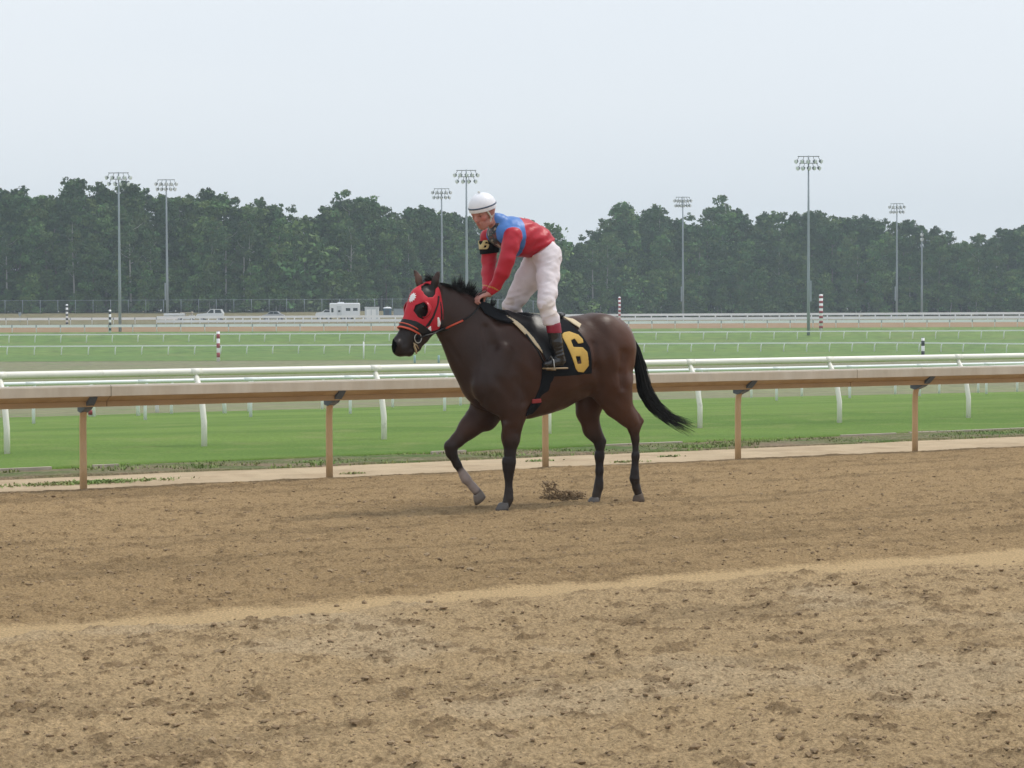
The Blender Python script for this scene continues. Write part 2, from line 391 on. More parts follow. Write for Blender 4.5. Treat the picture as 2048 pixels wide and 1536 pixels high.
# weeds along the verge and tufts on the sandy path
def blades(name, roots, hs, m, lean=.5, w=.012):
    n = len(roots); a = RNG.uniform(0, 6.28, n); d = np.stack([np.cos(a), np.sin(a), 0 * a], -1); s = np.stack([-np.sin(a), np.cos(a), 0 * a], -1)
    r = np.asarray(roots); L = RNG.uniform(.1, lean, n)[:, None]; hs = np.asarray(hs)[:, None]
    up = np.array([0, 0, 1.0]); p0 = r - s * w; p1 = r + s * w; p2 = r + up * hs * .6 + d * hs * L * .4 + s * w * .7; p3 = r + up * hs * .6 + d * hs * L * .4 - s * w * .7; p4 = r + up * hs + d * hs * L
    V = np.stack([p0, p1, p2, p3, p4], 1).reshape(-1, 3); b = (np.arange(n) * 5)[:, None]
    return mk(name, V, [b + np.array([[0, 1, 2, 3]]), b + np.array([[3, 2, 4]])], m, None, False)
M['weed'] = mat('weed', (.19, .29, .085), .8, .35, 2.0, spec=.2, c2=(.27, .27, .12), c2scale=1.5)
n = 26000; uu = RNG.uniform(-2, 34, n); vv = RNG.normal(24.5, .33, n)
k = (fbm(uu, vv * 2, .7, 3, 91) > .50) & (vv > 23.8) & (vv < 25.3); uu, vv = uu[k], vv[k]
x, y = uv2xy(uu, vv); rt = np.stack([x, y, zg(x, y) - .01], -1); hs = RNG.uniform(.015, .06, len(uu)) * (.4 + fbm(uu, vv, 1.3, 2, 92))
tag(blades('verge_grass', rt, hs, M['weed'], .9), 'ragged green weeds along the earth edge of the turf', 'grass', kind='stuff')
pt = []
for (px, py, sx, sy, cnt) in ((178, 964, .42, .10, 1100), (1075, 921, .12, .05, 90), (160, 964, .2, .06, 250), (1340, 912, .08, .05, 60), (1255, 923, .12, .05, 80), (700, 946, .07, .04, 60)):
    c = ground_px(px, py); q = RNG.normal(0, 1, (cnt, 2)); uu = q[:, 0] * sx; vv = q[:, 1] * sy
    pt.append(np.stack([c.x + UD[0] * uu + ND[0] * vv, c.y + UD[1] * uu + ND[1] * vv], -1))
pt = np.concatenate(pt); rt = np.column_stack([pt, zg(pt[:, 0], pt[:, 1]) - .01])
tag(blades('path_weeds', rt, RNG.uniform(.010, .028, len(rt)), M['weed'], 2.2), 'small green weeds growing on the pale sandy path by the rail', 'weeds', kind='stuff')
# worn timber edging boards of the turf
for px0, px1, py0, py1, lb in ((-60, 112, 944, 941, 'weathered timber edging board of the turf at the left edge of the picture'),
                           (196, 250, 938, 936, 'short weathered edging board of the turf right of the first tan rail post'),
                           (842, 905, 906, 903, 'short weathered edging board of the turf in front of the horse'),
                           (1190, 1342, 893, 886, 'long weathered edging board of the turf behind the horse'),
                           (1655, 1770, 873, 869, 'weathered edging board of the turf between the last two tan rail posts'),
                           (1800, 2100, 868, 860, 'long weathered timber edging board of the turf at the right edge')):
    a, b = ground_px(px0, py0), ground_px(px1, py1); ua = UD[0] * a.x + UD[1] * a.y; ub = UD[0] * b.x + UD[1] * b.y
    mb = MB(); pts = []
    for t in np.linspace(0, 1, 5):
        xx, yy = uv2xy(ua + (ub - ua) * t, 24.98); pts.append((xx, yy, float(zg(xx, yy)), -ND[0], -ND[1]))
    mb.sweep([(-.02, -.08), (.02, -.08), (.02, .034), (-.02, .036)], pts)
    tag(mb.build('edging_board', M['wood_edge']), lb, 'edging board', 'timber edging boards of the turf')

# ------------------------------------------------------------------ near brown rail fence
def near_rail():
    root = empty('track_rail', (*uv2xy(13, 22.0), -.1), 0, 'tan rail fence with a deep pale overhanging rail, nearest fence, beside the dirt track', 'rail fence')
    inv = Matrix.Translation(-root.location)
    def loc(p): return (p[0] - root.location.x, p[1] - root.location.y, p[2] - root.location.z)
    def pts(u0, u1, n=10):
        out = []
        for t in np.linspace(0, 1, n):
            x, y = uv2xy(u0 + (u1 - u0) * t, 22.0); q = loc((x, y, float(zg(x, y)))); out.append((*q, -ND[0], -ND[1]))
        return out
    us_ = [-24.0, -12.0, None, None, 30.0, 42.0, 54.0]
    def u_of(px, py):
        d = ray(px, py); # crossing with the rail plane v = 21.65
        t = 21.65 / (ND[0] * d.x + ND[1] * d.y); return (UD[0] * d.x + UD[1] * d.y) * t
    us_[2] = u_of(222, 790); us_[3] = u_of(1714, 755)
    # side offset is towards the track (positive = towards the camera)
    for a, b in zip(us_[:-1], us_[1:]):
        P = pts(a + .004, b - .004, 24)
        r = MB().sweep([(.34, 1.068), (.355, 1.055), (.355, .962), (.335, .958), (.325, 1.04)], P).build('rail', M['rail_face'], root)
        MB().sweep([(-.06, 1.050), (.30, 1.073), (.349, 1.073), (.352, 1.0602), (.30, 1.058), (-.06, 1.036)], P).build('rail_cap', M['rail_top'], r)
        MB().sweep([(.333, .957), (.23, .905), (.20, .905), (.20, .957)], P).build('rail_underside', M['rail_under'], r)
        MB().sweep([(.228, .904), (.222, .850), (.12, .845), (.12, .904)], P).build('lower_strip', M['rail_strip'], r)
    for px in (167, 659, 1091, 1476, 1830):
        pass
    def u_foot(px, py=940):
        d = ray(px, py); t = 22.0 / (ND[0] * d.x + ND[1] * d.y); return (UD[0] * d.x + UD[1] * d.y) * t
    U5 = [u_foot(p, q) for p, q in ((167, 970), (659, 950), (1091, 930), (1476, 915), (1830, 900))]; sp = (U5[-1] - U5[0]) / 4
    for u in [U5[0] - sp * k for k in range(6, 0, -1)] + U5 + [U5[-1] + sp * k for k in range(1, 8)]:
        x, y = uv2xy(u, 22.0); b = loc((x, y, float(zg(x, y)))); s = (-ND[0], -ND[1])
        def q(o_, z): return (b[0] + s[0] * o_, b[1] + s[1] * o_, b[2] + z)
        mb = MB(); mb.tube([q(0, -.1), q(0, .3), q(0, .66), q(.012, .76), q(.045, .83), q(.10, .885), q(.16, .93)], [.038, .037, .036, .036, .036, .034, .03], 12)
        po = mb.build('post', M['tan_post'], root, True)
        w = (UD[0] * .03, UD[1] * .03)
        mb = MB(); mb.prism([(-.045, .80), (.04, .785), (.16, .825), (.26, .885), (.345, .955), (.05, .955), (-.045, .90)],
                            lambda a_, z_, t_: (b[0] + s[0] * a_ + w[0] * t_, b[1] + s[1] * a_ + w[1] * t_, b[2] + z_), -1.35, 1.35)
        mb.build('bracket', M['blue_bracket'], root)
    return root
near_rail()

# ------------------------------------------------------------------ white pipe fences
def pipe_fence(name, P0, P1, count, k0, k1, label, height, pr, postr, over, mrail, mpost, joints=True, lean=0.0, n=10, feet=None):
    """posts at P0 + (P1-P0)*k/count for k0<=k<=k1; the rail overhangs by `over` metres away from the foot"""
    P0 = Vector(P0); P1 = Vector(P1); d = (P1 - P0); L = d.length; e = d / L; nrm = Vector((e.y, -e.x))   # towards camera
    base = P0; root = empty(name, (base.x, base.y, float(zg(base.x, base.y))), 0, label, 'rail fence')
    def loc(x, y, z): return (x - root.location.x, y - root.location.y, z - root.location.z)
    ks = list(range(k0, k1 + 1)); tops = []
    for k in ks:
        p = Vector(feet[k]) if feet else P0 + d * (k / count); z = float(zg(p.x, p.y))
        def q(o_, h, l=0): return loc(p.x + nrm.x * o_ + e.x * l, p.y + nrm.y * o_ + e.y * l, z + h)
        mb = MB(); mb.tube([q(0, -.1), q(0, height * .33), q(over * .22, height * .56), q(over * .6, height * .78, lean * .5), q(over, height - pr * 1.8, lean)], [postr, postr, postr, postr * .97, postr * .93], n)
        mb.build('post', mpost, root, True); tops.append(q(over, height - pr, lean))
    ext0 = Vector(tops[0]) + (Vector(tops[0]) - Vector(tops[1])) * .4; ext1 = Vector(tops[-1]) + (Vector(tops[-1]) - Vector(tops[-2])) * .4
    mb = MB(); mb.tube([ext0] + tops + [ext1], pr, 14); rl = mb.build('rail', mrail, root, True)
    if joints:
        for i, t in enumerate(tops):
            a = Vector(t); dd = (Vector(tops[min(i + 1, len(tops) - 1)]) - Vector(tops[max(i - 1, 0)])).normalized()
            MB().tube([a - dd * joints * .5, a + dd * joints * .5], pr * 1.04, 14).build('sleeve', mrail, rl, True)
    return root
pipe_fence('turf_rail', (-6.41, 28.5), (7.47, 36.79), 6, -6, 16, 'thick white pipe rail on curved white posts just beyond the tan track rail', 1.055, .050, .040, -.27, M['white_paint'], M['white_paint'], joints=.16)
pipe_fence('turf_rail', (-11.86, 55.7), (15.61, 74.0), 11, -6, 20, 'thin bright white pipe rail seen just below the thick white pipe rail', 1.06, .048, .042, .10, M['cool_white'], M['cool_white'], joints=.5)
F3 = [-330, -155, 12, 180, 342, 497, 644, 785, 921, 1047, 1168, 1284, 1397, 1503, 1604, 1699, 1791, 1879, 1957, 2035, 2110, 2183]
F3 = [((p - 1024) / FPX * Yq, Yq) for p, Yq in ((p, 68.6 + (p - 342) / 1693 * 16.3) for p in F3)]
pipe_fence('turf_rail', (-10.4, 68.6), (19.1, 84.9), 11, 0, 21, 'white rail along brown grass, hidden but for its posts seen below the tan rail', 1.06, .04, .045, .10, M['far_white'], M['far_white'], joints=.0, feet=F3)
# loose white marker posts standing between the turf fences
for px, py, h, w, mm, lb in ((275, 833, .95, .11, 'far_white', 'short broad white post beyond the turf, leftmost of three right of the first tan post'),
                         (313, 825, .9, .12, 'far_white', 'short broad white post, middle of three right of the first tan post'),
                         (448, 828, .9, .12, 'far_white', 'short broad white post on brown grass right of the second curved white post'),
                         (187, 835, .95, .09, 'far_white', 'short white post beside the red striped post near the first tan post')):
    c = ground_px(px, py); mb = MB(); mb.tube([c + Vector((.03, 0, -.1)), c + Vector((0, 0, h * .5)), c + Vector((-.02, 0, h))], [w * .55, w * .5, w * .42], 10)
    tag(mb.build('marker_post', M[mm], None, True), lb, 'post', 'short white marker posts')

def far_rail(name, label, posts, foot_Y, height, band, post_w, mrail, seam=False, boards=None, lean=0.0):
    """posts: list of photo columns; foot_Y(px) gives the distance"""
    p0 = ground_at_Y(posts[0], foot_Y(posts[0])); root = empty(name, p0, 0, label, 'rail fence')
    G = [ground_at_Y(p, foot_Y(p)) - p0 for p in posts]
    for gq in G:
        MB().tube([gq + Vector((0, 0, -.2)), gq + Vector((lean * .3, 0, height * .6)), gq + Vector((lean, 0, height - .02))], [post_w, post_w, post_w * .9], 6).build('post', mrail, root, True)
    ext = [G[0] + (G[0] - G[1])] + G + [G[-1] + (G[-1] - G[-2])]
    for (zt, zb, th) in (boards or [(height, height - band, .05)]):
        mb = MB(); P = []
        for i, q in enumerate(ext):
            a = ext[max(i - 1, 0)]; b = ext[min(i + 1, len(ext) - 1)]; e = (b - a).normalized()
            P.append((q.x + lean, q.y - post_w - .03, q.z, e.y, -e.x))
        mb.sweep([(-th / 2, zb), (th / 2, zb), (th / 2, zt), (-th / 2, zt)], P); r = mb.build('rail', mrail, root)
    if seam:
        mb = MB()
        for q in G: mb.box((q.x, q.y - post_w - .075, q.z + height - band / 2), (.13, .03, band * 1.06))
        o = mb.build('joint_covers', M['steel'], root)
    return root
def cols(x0, x1, s0, s1):
    out = []; x = x0
    while x < x1: out.append(x); x += s0 + (s1 - s0) * np.clip((x) / 2048, 0, 1)
    return out
far_rail('far_turf_rail', 'slender white far turf rail, the nearer of the two on green grass', cols(-151, 2290, 54.6, 43), lambda p: 251 - 14 * float(sstep(1700, 2150, p)), 1.06, .14, .055, M['far_white'], lean=.14)
far_rail('far_turf_rail', 'slender white far turf rail, the farther of the two along the top of the green', cols(-139, 2290, 52, 45), lambda p: 278, 1.06, .14, .055, M['far_white'], lean=.12)
far_rail('far_dirt_rail', 'broad white rail in front of the far brown dirt track', cols(-170, 2290, 48.5, 45), lambda p: 296.5, 1.02, .34, .05, M['far_white'], seam=True)
far_rail('outer_rail', 'broad white outer rail of the far dirt track, left of the second light pole', cols(-160, 333, 43, 43), lambda p: 322.5, 1.02, .33, .05, M['far_white'], seam=True)
pc = [331 + 17.2 * i for i in range(24)]; pc += [pc[-1] + 32 * (i + 1) for i in range(48)]
far_rail('board_fence', 'white two board fence behind the far dirt track, running right from the second light pole', pc, lambda p: 324, 1.08, .3, .09, M['far_white'], boards=[(1.10, .78, .05), (.55, .18, .05)])

# chain link fence along the foot of the wood
def chain_link():
    xs = [-60 + 35.2 * i for i in range(34)]; Yf = lambda p: 348.5
    p0 = ground_at_Y(xs[0], Yf(0)); root = empty('chain_link_fence', p0, 0, 'grey chain link fence along the foot of the wood on the left', 'fence')
    m = bpy.data.materials.new('chain_link'); m.use_nodes = True; N, L = m.node_tree.nodes, m.node_tree.links
    b = N['Principled BSDF']; b.inputs['Base Color'].default_value = (.28, .31, .34, 1); b.inputs['Roughness'].default_value = .5; b.inputs['Alpha'].default_value = .07
    G = [ground_at_Y(p, Yf(p)) - p0 for p in xs]
    for q in G: MB().tube([q + Vector((0, 0, -.2)), q + Vector((0, 0, 2.15))], .045, 6).build('post', M['steel'], root, True)
    V = []; F = []
    for q in G: V += [(q.x, q.y + .06, q.z), (q.x, q.y + .06, q.z + 2.05)]
    for i in range(len(G) - 1): F.append((2 * i, 2 * i + 2, 2 * i + 3, 2 * i + 1))
    mk('mesh_panel', V, np.array(F), m, root, False)
    MB().tube([q + Vector((0, 0, 2.08)) for q in G], .025, 6).build('top_rail', M['steel'], root)
chain_link()

# ------------------------------------------------------------------ striped distance poles
def striped(px, y_top, y_base, Y, w, n, c1, c2, label, cap=None):
    g0 = ground_at_Y(px, Y); top = atY(px, y_top, Y); H = top.z - g0.z
    root = empty('striped_pole', g0, 0, label, 'distance pole', 'striped distance poles of the track')
    MB().tube([(0, 0, -.2), (0, 0, H)], w / 2, 14).build('pole', M[c1], root, True)
    for i in range(n):
        z0 = H - (2 * i + 1) * H / (2 * n + .4); h = H / (2 * n + .4)
        MB().tube([(0, 0, z0 - h * .5), (0, 0, z0 + h * .5)], w / 2 + .006, 14).build('stripe', M[c2], root, True)
    MB().tube([(0, 0, H - .002), (0, 0, H + .05)], [w / 2 * .9, w / 2 * .4], 12).build('cap', M[cap or c1], root, True)
striped(134, 609, 646, 318, .34, 5, 'far_white', 'black_paint', 'small black and white striped pole by the far outer rail, leftmost of all')
striped(220, 620, 661, 295, .32, 4, 'far_white', 'black_paint', 'black and white striped pole just left of the first light pole')
striped(436, 663, 720, 215, .32, 3, 'far_white', 'red_paint', 'red and white striped pole on the grass between first light poles and white trailer', 'blue_bracket')
striped(1239, 594, 634, 322, .34, 6, 'far_white', 'red_paint', 'small red and white striped pole just right of the horse behind the board fence')
striped(1642, 589, 657, 292, .50, 7, 'far_white', 'red_paint', 'tall thick red and white striped pole just right of the tallest light pole')
striped(1846, 676, 742, 205, .30, 2, 'far_white', 'black_paint', 'black and white striped pole at right standing just beyond the thick white rail', 'blue_bracket')
c = ground_px(181, 835); r_ = empty('striped_pole', c, 0, 'faded red striped post behind the first tan rail post', 'distance pole', 'striped distance poles of the track')
MB().tube([(0, 0, -.1), (0, 0, .95)], .06, 12).build('pole', M['far_white'], r_, True)
for z in (.15, .45, .75): MB().tube([(0, 0, z - .07), (0, 0, z + .07)], .066, 12).build('stripe', M['red_paint'], r_, True)
c = ground_at_Y(727, 222); mb = MB(); mb.tube([c + Vector((0, 0, -.1)), c + Vector((0, 0, 1.75))], .07, 8)
tag(mb.build('thin_pole', M['far_white'], None, True), 'thin pale pole on the far grass left of the horse nose', 'pole')
M['teal'] = mat('teal', (.33, .50, .50), .6, .1, 3)
for px, lb in ((829, 'short pale teal stake under the horse chin, left of the pair'), (877, 'short pale teal stake under the horse throat, right of the pair')):
    c = ground_at_Y(px, 205); mb = MB(); mb.tube([c + Vector((0, 0, -.1)), c + Vector((0, 0, .68)), c + Vector((0, 0, .72))], [.10, .10, .06], 10)
    tag(mb.build('stake', M['teal'], None, True), lb, 'stake', 'pale teal stakes on the far grass')
c = ground_at_Y(40, 330); root = empty('small_sign', c, 0, 'small grey box on a post behind the far rail at the left edge', 'sign')
MB().tube([(0, 0, -.1), (0, 0, 1.3)], .06, 8).build('post', M['steel'], root, True); MB().box((0, 0, 1.25), (.42, .12, .5), bev=.02).build('box', M['steel'], root)

# ------------------------------------------------------------------ floodlight poles
M['lens'] = mat('lens', (.88, .92, .95), .12, 0, spec=.8)
def light_pole(x_top, y_top, x_base, Y, head_px, rows, label, side=False, box=None):
    g0 = ground_at_Y(x_base, Y); tp = atY(x_top, y_top, Y); H = tp.z - g0.z; s = FPX / Y
    root = empty('light_pole', g0, 0, label, 'light pole', 'floodlight poles around the far track')
    MB().tube([(0, 0, -.5), (0, 0, H * .3), (0, 0, H * .7), (0, 0, H)], [.21, .185, .135, .085], 12).build('pole', M['steel'], root, True)
    if box is not None: MB().box((box * .27, 0, 4.2 if Y > 300 else 5.6), (.22, .25, 2.6), bev=.03).build('equipment_box', M['steel'], root)
    W = head_px / s
    for ri, (n_, dz) in enumerate(rows):
        z = H - .12 - dz; w = W * (1 if ri == 0 else .86)
        yaw = R(80) if side else 0; ax = (math.cos(yaw), math.sin(yaw))
        arm = MB(); arm.box((0, 0, z), (w * .72, .09, .09), yaw); a_o = arm.build('crossarm', M['dark_metal'], root)
        for i in range(n_):
            t = (i + .5) / n_ * 2 - 1; xx = t * w / 2; ox = xx * .78
            p0 = Vector((ox * ax[0], ox * ax[1], z)); p1 = Vector((xx * ax[0], xx * ax[1] - .15, z - .62))
            face = Vector(((-1 if t < -.1 else 1 if t > .35 else random.choice((-1, 1))) * (.65 + .2 * abs(t)), -.62, -.28)).normalized()
            mb = MB(); mb.tube([p0, p1], .035, 6)
            mb.tube([p1 - face * .26, p1 - face * .18, p1, p1 + face * .16], [.07, .15, .24, .29], 12)
            lo = mb.build('floodlight', M['dark_metal'], root, True)
            MB().tube([p1 + face * .165, p1 + face * .20], [.285, .22], 14).build('lens', M['lens'], lo, True)
light_pole(236, 344, 240, 298, 57, [(5, 0), (4, .82)], 'tall grey floodlight pole standing inside the far rail, leftmost of all light poles')
light_pole(330.5, 358, 335, 336, 49, [(5, 0), (5, .78)], 'grey ten lamp floodlight pole second from left, where the board fence begins', box=-1)
light_pole(883, 376, 884.5, 366, 43, [(5, 0), (5, .8)], 'smaller grey floodlight pole with ten lamps just left of the rider head')
light_pole(933, 339, 934, 301, 55, [(5, 0), (4, .85)], 'tall grey floodlight pole directly behind the rider helmet')
light_pole(1364.5, 393, 1366, 392, 38, [(6, 0), (6, .85)], 'grey floodlight pole between the horse rump and the tallest pole', box=-1)
light_pole(1616.5, 311, 1617, 284, 60, [(5, 0), (5, .85)], 'tallest grey floodlight pole, beside the thick red and white striped pole', box=1)
light_pole(1793, 406, 1793.5, 408, 36, [(5, 0), (5, .9)], 'grey floodlight pole with a lamp head above the trees at right', box=-1)
light_pole(1843, 461, 1843.5, 400, 26, [(3, 0), (3, .85)], 'short thin light pole with a small sideways head at right, lower than the tree tops', side=True)

# ------------------------------------------------------------------ far vehicles and sheds
M['vehicle_white'] = mat('vehicle_white', (.78, .80, .83), .3, .03, 1)
M['silver'] = mat('silver', (.42, .43, .47), .3, .05, 1)
M['shed_grey'] = mat('shed_grey', (.62, .65, .68), .5, .06, 1)
M['loo_blue'] = mat('loo_blue', (.055, .13, .20), .5, .08, 1)
M['rubber'] = mat('rubber', (.02, .02, .02), .8, 0)
M['canvas'] = mat('canvas', (.55, .47, .38), .7, .1, 1)
M['tarp_blue'] = mat('tarp_blue', (.05, .14, .42), .6, .1, 1)
def wheel(root, x, y, z, r=.34, w=.22):
    t = MB().tube([(x, y - w / 2, z), (x, y + w / 2, z)], r, 20).build('wheel', M['rubber'], root, True)
    MB().tube([(x, y - w / 2 - .01, z), (x, y + w / 2 + .01, z)], r * .55, 14).build('rim', M['silver'], t, True)
def car_body(root, L, W, prof, glass, m, name='body'):
    """side outline prof (x,z) extruded across W, windows as dark glass panes proud of the sides"""
    MB().prism(prof, lambda a, b, t: (a, t, b), -W / 2, W / 2).build(name, m, root)
    for poly in glass:
        for sgn in (-1, 1):
            MB().prism(poly, lambda a, b, t: (a, t, b), sgn * (W / 2 + .002), sgn * (W / 2 + .02)).build('window', M['glass_dark'], root)
# box trailer with pickup in front of it
Yv = 331
def place(px, Y=Yv): return ground_at_Y(px, Y)
s_ = FPX / Yv
g0 = place(690); top = atY(690, 606, Yv).z - g0.z; L = 59 / s_
root = empty('horse_trailer', g0, 0, 'tall white box trailer with dark windows parked behind the board fence', 'trailer')
MB().box((0, 0, top / 2 + .25), (L, 2.4, top - .5), bev=.12).build('box_body', M['vehicle_white'], root)
MB().box((-.6, 0, top + .06), (.9, .8, .16), bev=.04).build('roof_vent', M['vehicle_white'], root)
for x, z, w, h in ((-L / 2 + .42, top - 1.05, .32, .62), (-L / 2 + 1.42, top - 1.2, .36, .28), (.25 + .3, top - .95, .66, .42), (1.62, top - .95, .66, .42)):
    MB().box((x, -1.21, z), (w, .03, h), bev=.01).build('window', M['glass_dark'], root)
MB().box((-.75, -1.205, top / 2 + .0), (.7, .02, 1.7), bev=.005).build('door', M['shed_grey'], root)
for x in (-.2, .75):
    for y in (-1.08, 1.08): wheel(root, x, y, .38, .38)
root = empty('pickup_truck', place(650), 0, 'white pickup truck nose poking out left of the tall white trailer', 'pickup truck')
car_body(root, 2.4, 1.8, [(-1.3, .45), (.9, .45), (.9, 1.5), (.1, 1.62), (-.35, 1.3), (-1.2, 1.18), (-1.32, .9)], [[(-.15, 1.25), (.8, 1.25), (.8, 1.5), (.12, 1.55)]], M['vehicle_white'])
for x in (-.75, .55):
    for y in (-.85, .85): wheel(root, x, y, .36, .36)
for y in (-.65, .65): MB().box((-1.325, y, .95), (.03, .3, .16)).build('headlight', M['lens'], root)
root = empty('storage_shed', place(744), 0, 'pale grey portable shed between the white trailer and the blue toilet', 'shed')
hh = atY(744, 615, Yv).z - root.location.z
MB().box((0, 0, hh / 2), (27 / s_, 1.8, hh), bev=.02).build('walls', M['shed_grey'], root)
MB().box((0, 0, hh + .03), (28.5 / s_, 1.95, .08), bev=.02).build('roof', M['vehicle_white'], root)
for x in (-.42, .32): MB().box((x, -.915, hh * .45), (.62, .03, hh * .8), bev=.01).build('door', M['far_white'], root)
root = empty('portable_toilet', place(775, 342), 0, 'dark blue portable toilet with a domed white roof left of the horse head', 'portable toilet')
hh = atY(775, 617, 342).z - root.location.z
MB().box((0, 0, hh / 2), (1.18, 1.18, hh), bev=.05).build('walls', M['loo_blue'], root)
MB().box((0, -.6, hh * .48), (.72, .04, hh * .82), bev=.02).build('door', M['blue_bracket'], root)
mb = MB(); mb.tube([(0, 0, hh), (0, 0, hh + .1), (0, 0, hh + .2), (0, 0, hh + .26)], [.72, .66, .45, .15], 16); mb.build('roof', M['vehicle_white'], root, True)
root = empty('equipment_box', place(802, 342), 0, 'low blue grey equipment box between portable toilet and horse head', 'equipment box')
MB().box((0, 0, .55), (2.2, 1.2, 1.0), bev=.05).build('bin', M['steel'], root); MB().box((0, 0, 1.08), (2.3, 1.3, .06), bev=.02).build('lid', M['dark_metal'], root)
root = empty('sedan_car', place(548), 0, 'silver grey sedan behind the board fence midway between light pole and trailer', 'car')
car_body(root, 2.9, 1.7, [(-1.6, .35), (1.5, .35), (1.55, .85), (1.0, 1.05), (.55, 1.42), (-.45, 1.42), (-1.0, 1.0), (-1.6, .85)],
         [[(-.85, 1.02), (-.42, 1.36), (-.02, 1.36), (-.02, 1.02)], [(.04, 1.02), (.04, 1.36), (.5, 1.36), (.88, 1.02)]], M['silver'])
for x in (-1.0, .95):
    for y in (-.8, .8): wheel(root, x, y, .32, .32)
for y in (-.6, .6): MB().box((-1.61, y, .72), (.03, .3, .14)).build('headlight', M['lens'], root)
root = empty('parked_car', place(430), 0, 'white car with grey windows behind the board fence, right of the golf cart', 'car')
car_body(root, 4.1, 1.7, [(-2.6, .38), (1.2, .38), (1.3, 1.15), (.95, 1.75), (-.55, 1.78), (-1.1, 1.2), (-2.5, 1.08), (-2.65, .8)],
         [[(-.95, 1.2), (-.5, 1.68), (-.1, 1.68), (-.1, 1.2)], [(.12, 1.2), (.12, 1.68), (.9, 1.66), (1.12, 1.2)]], M['vehicle_white'])
for x in (-1.8, .7):
    for y in (-.8, .8): wheel(root, x, y, .36, .36)
for y in (-.6, .6): MB().box((-2.65, y, .85), (.03, .3, .16)).build('headlight', M['lens'], root)
root = empty('golf_cart', place(374), 0, 'golf cart with a thin pale canopy roof, left of the white car', 'golf cart')
ct = atY(374, 625.5, Yv).z - root.location.z
MB().box((0, 0, ct), (1.85, 1.15, .09), bev=.03).build('canopy', M['canvas'], root)
for x in (-.8, .8):
    for y in (-.5, .5): MB().tube([(x, y, .5), (x * .95, y, ct - .04)], .025, 6).build('roof_strut', M['steel'], root)
MB().prism([(-1.1, .3), (1.1, .3), (1.1, .85), (.35, .85), (.3, .55), (-.35, .5), (-.7, .95), (-1.1, .8)], lambda a, b, t: (a, t, b), -.58, .58).build('body', M['vehicle_white'], root)
MB().box((.45, 0, .92), (.6, 1.0, .12), bev=.03).build('seat', M['canvas'], root); MB().box((.75, 0, 1.2), (.1, 1.0, .45), bev=.03).build('backrest', M['canvas'], root)
for x in (-.75, .75):
    for y in (-.5, .5): wheel(root, x, y, .24, .24, .18)
root = empty('flatbed_trailer', place(350), 0, 'long low white flatbed trailer with a blue tarp right at the second light pole', 'trailer')
MB().box((0, 0, .98), (3.1, 1.6, .34), bev=.05).build('deck', M['vehicle_white'], root)
MB().box((.0, -.3, .62), (.55, .9, .34), bev=.08).build('tarp', M['tarp_blue'], root)
for y in (-.7, .7): wheel(root, .75, y, .3, .3)
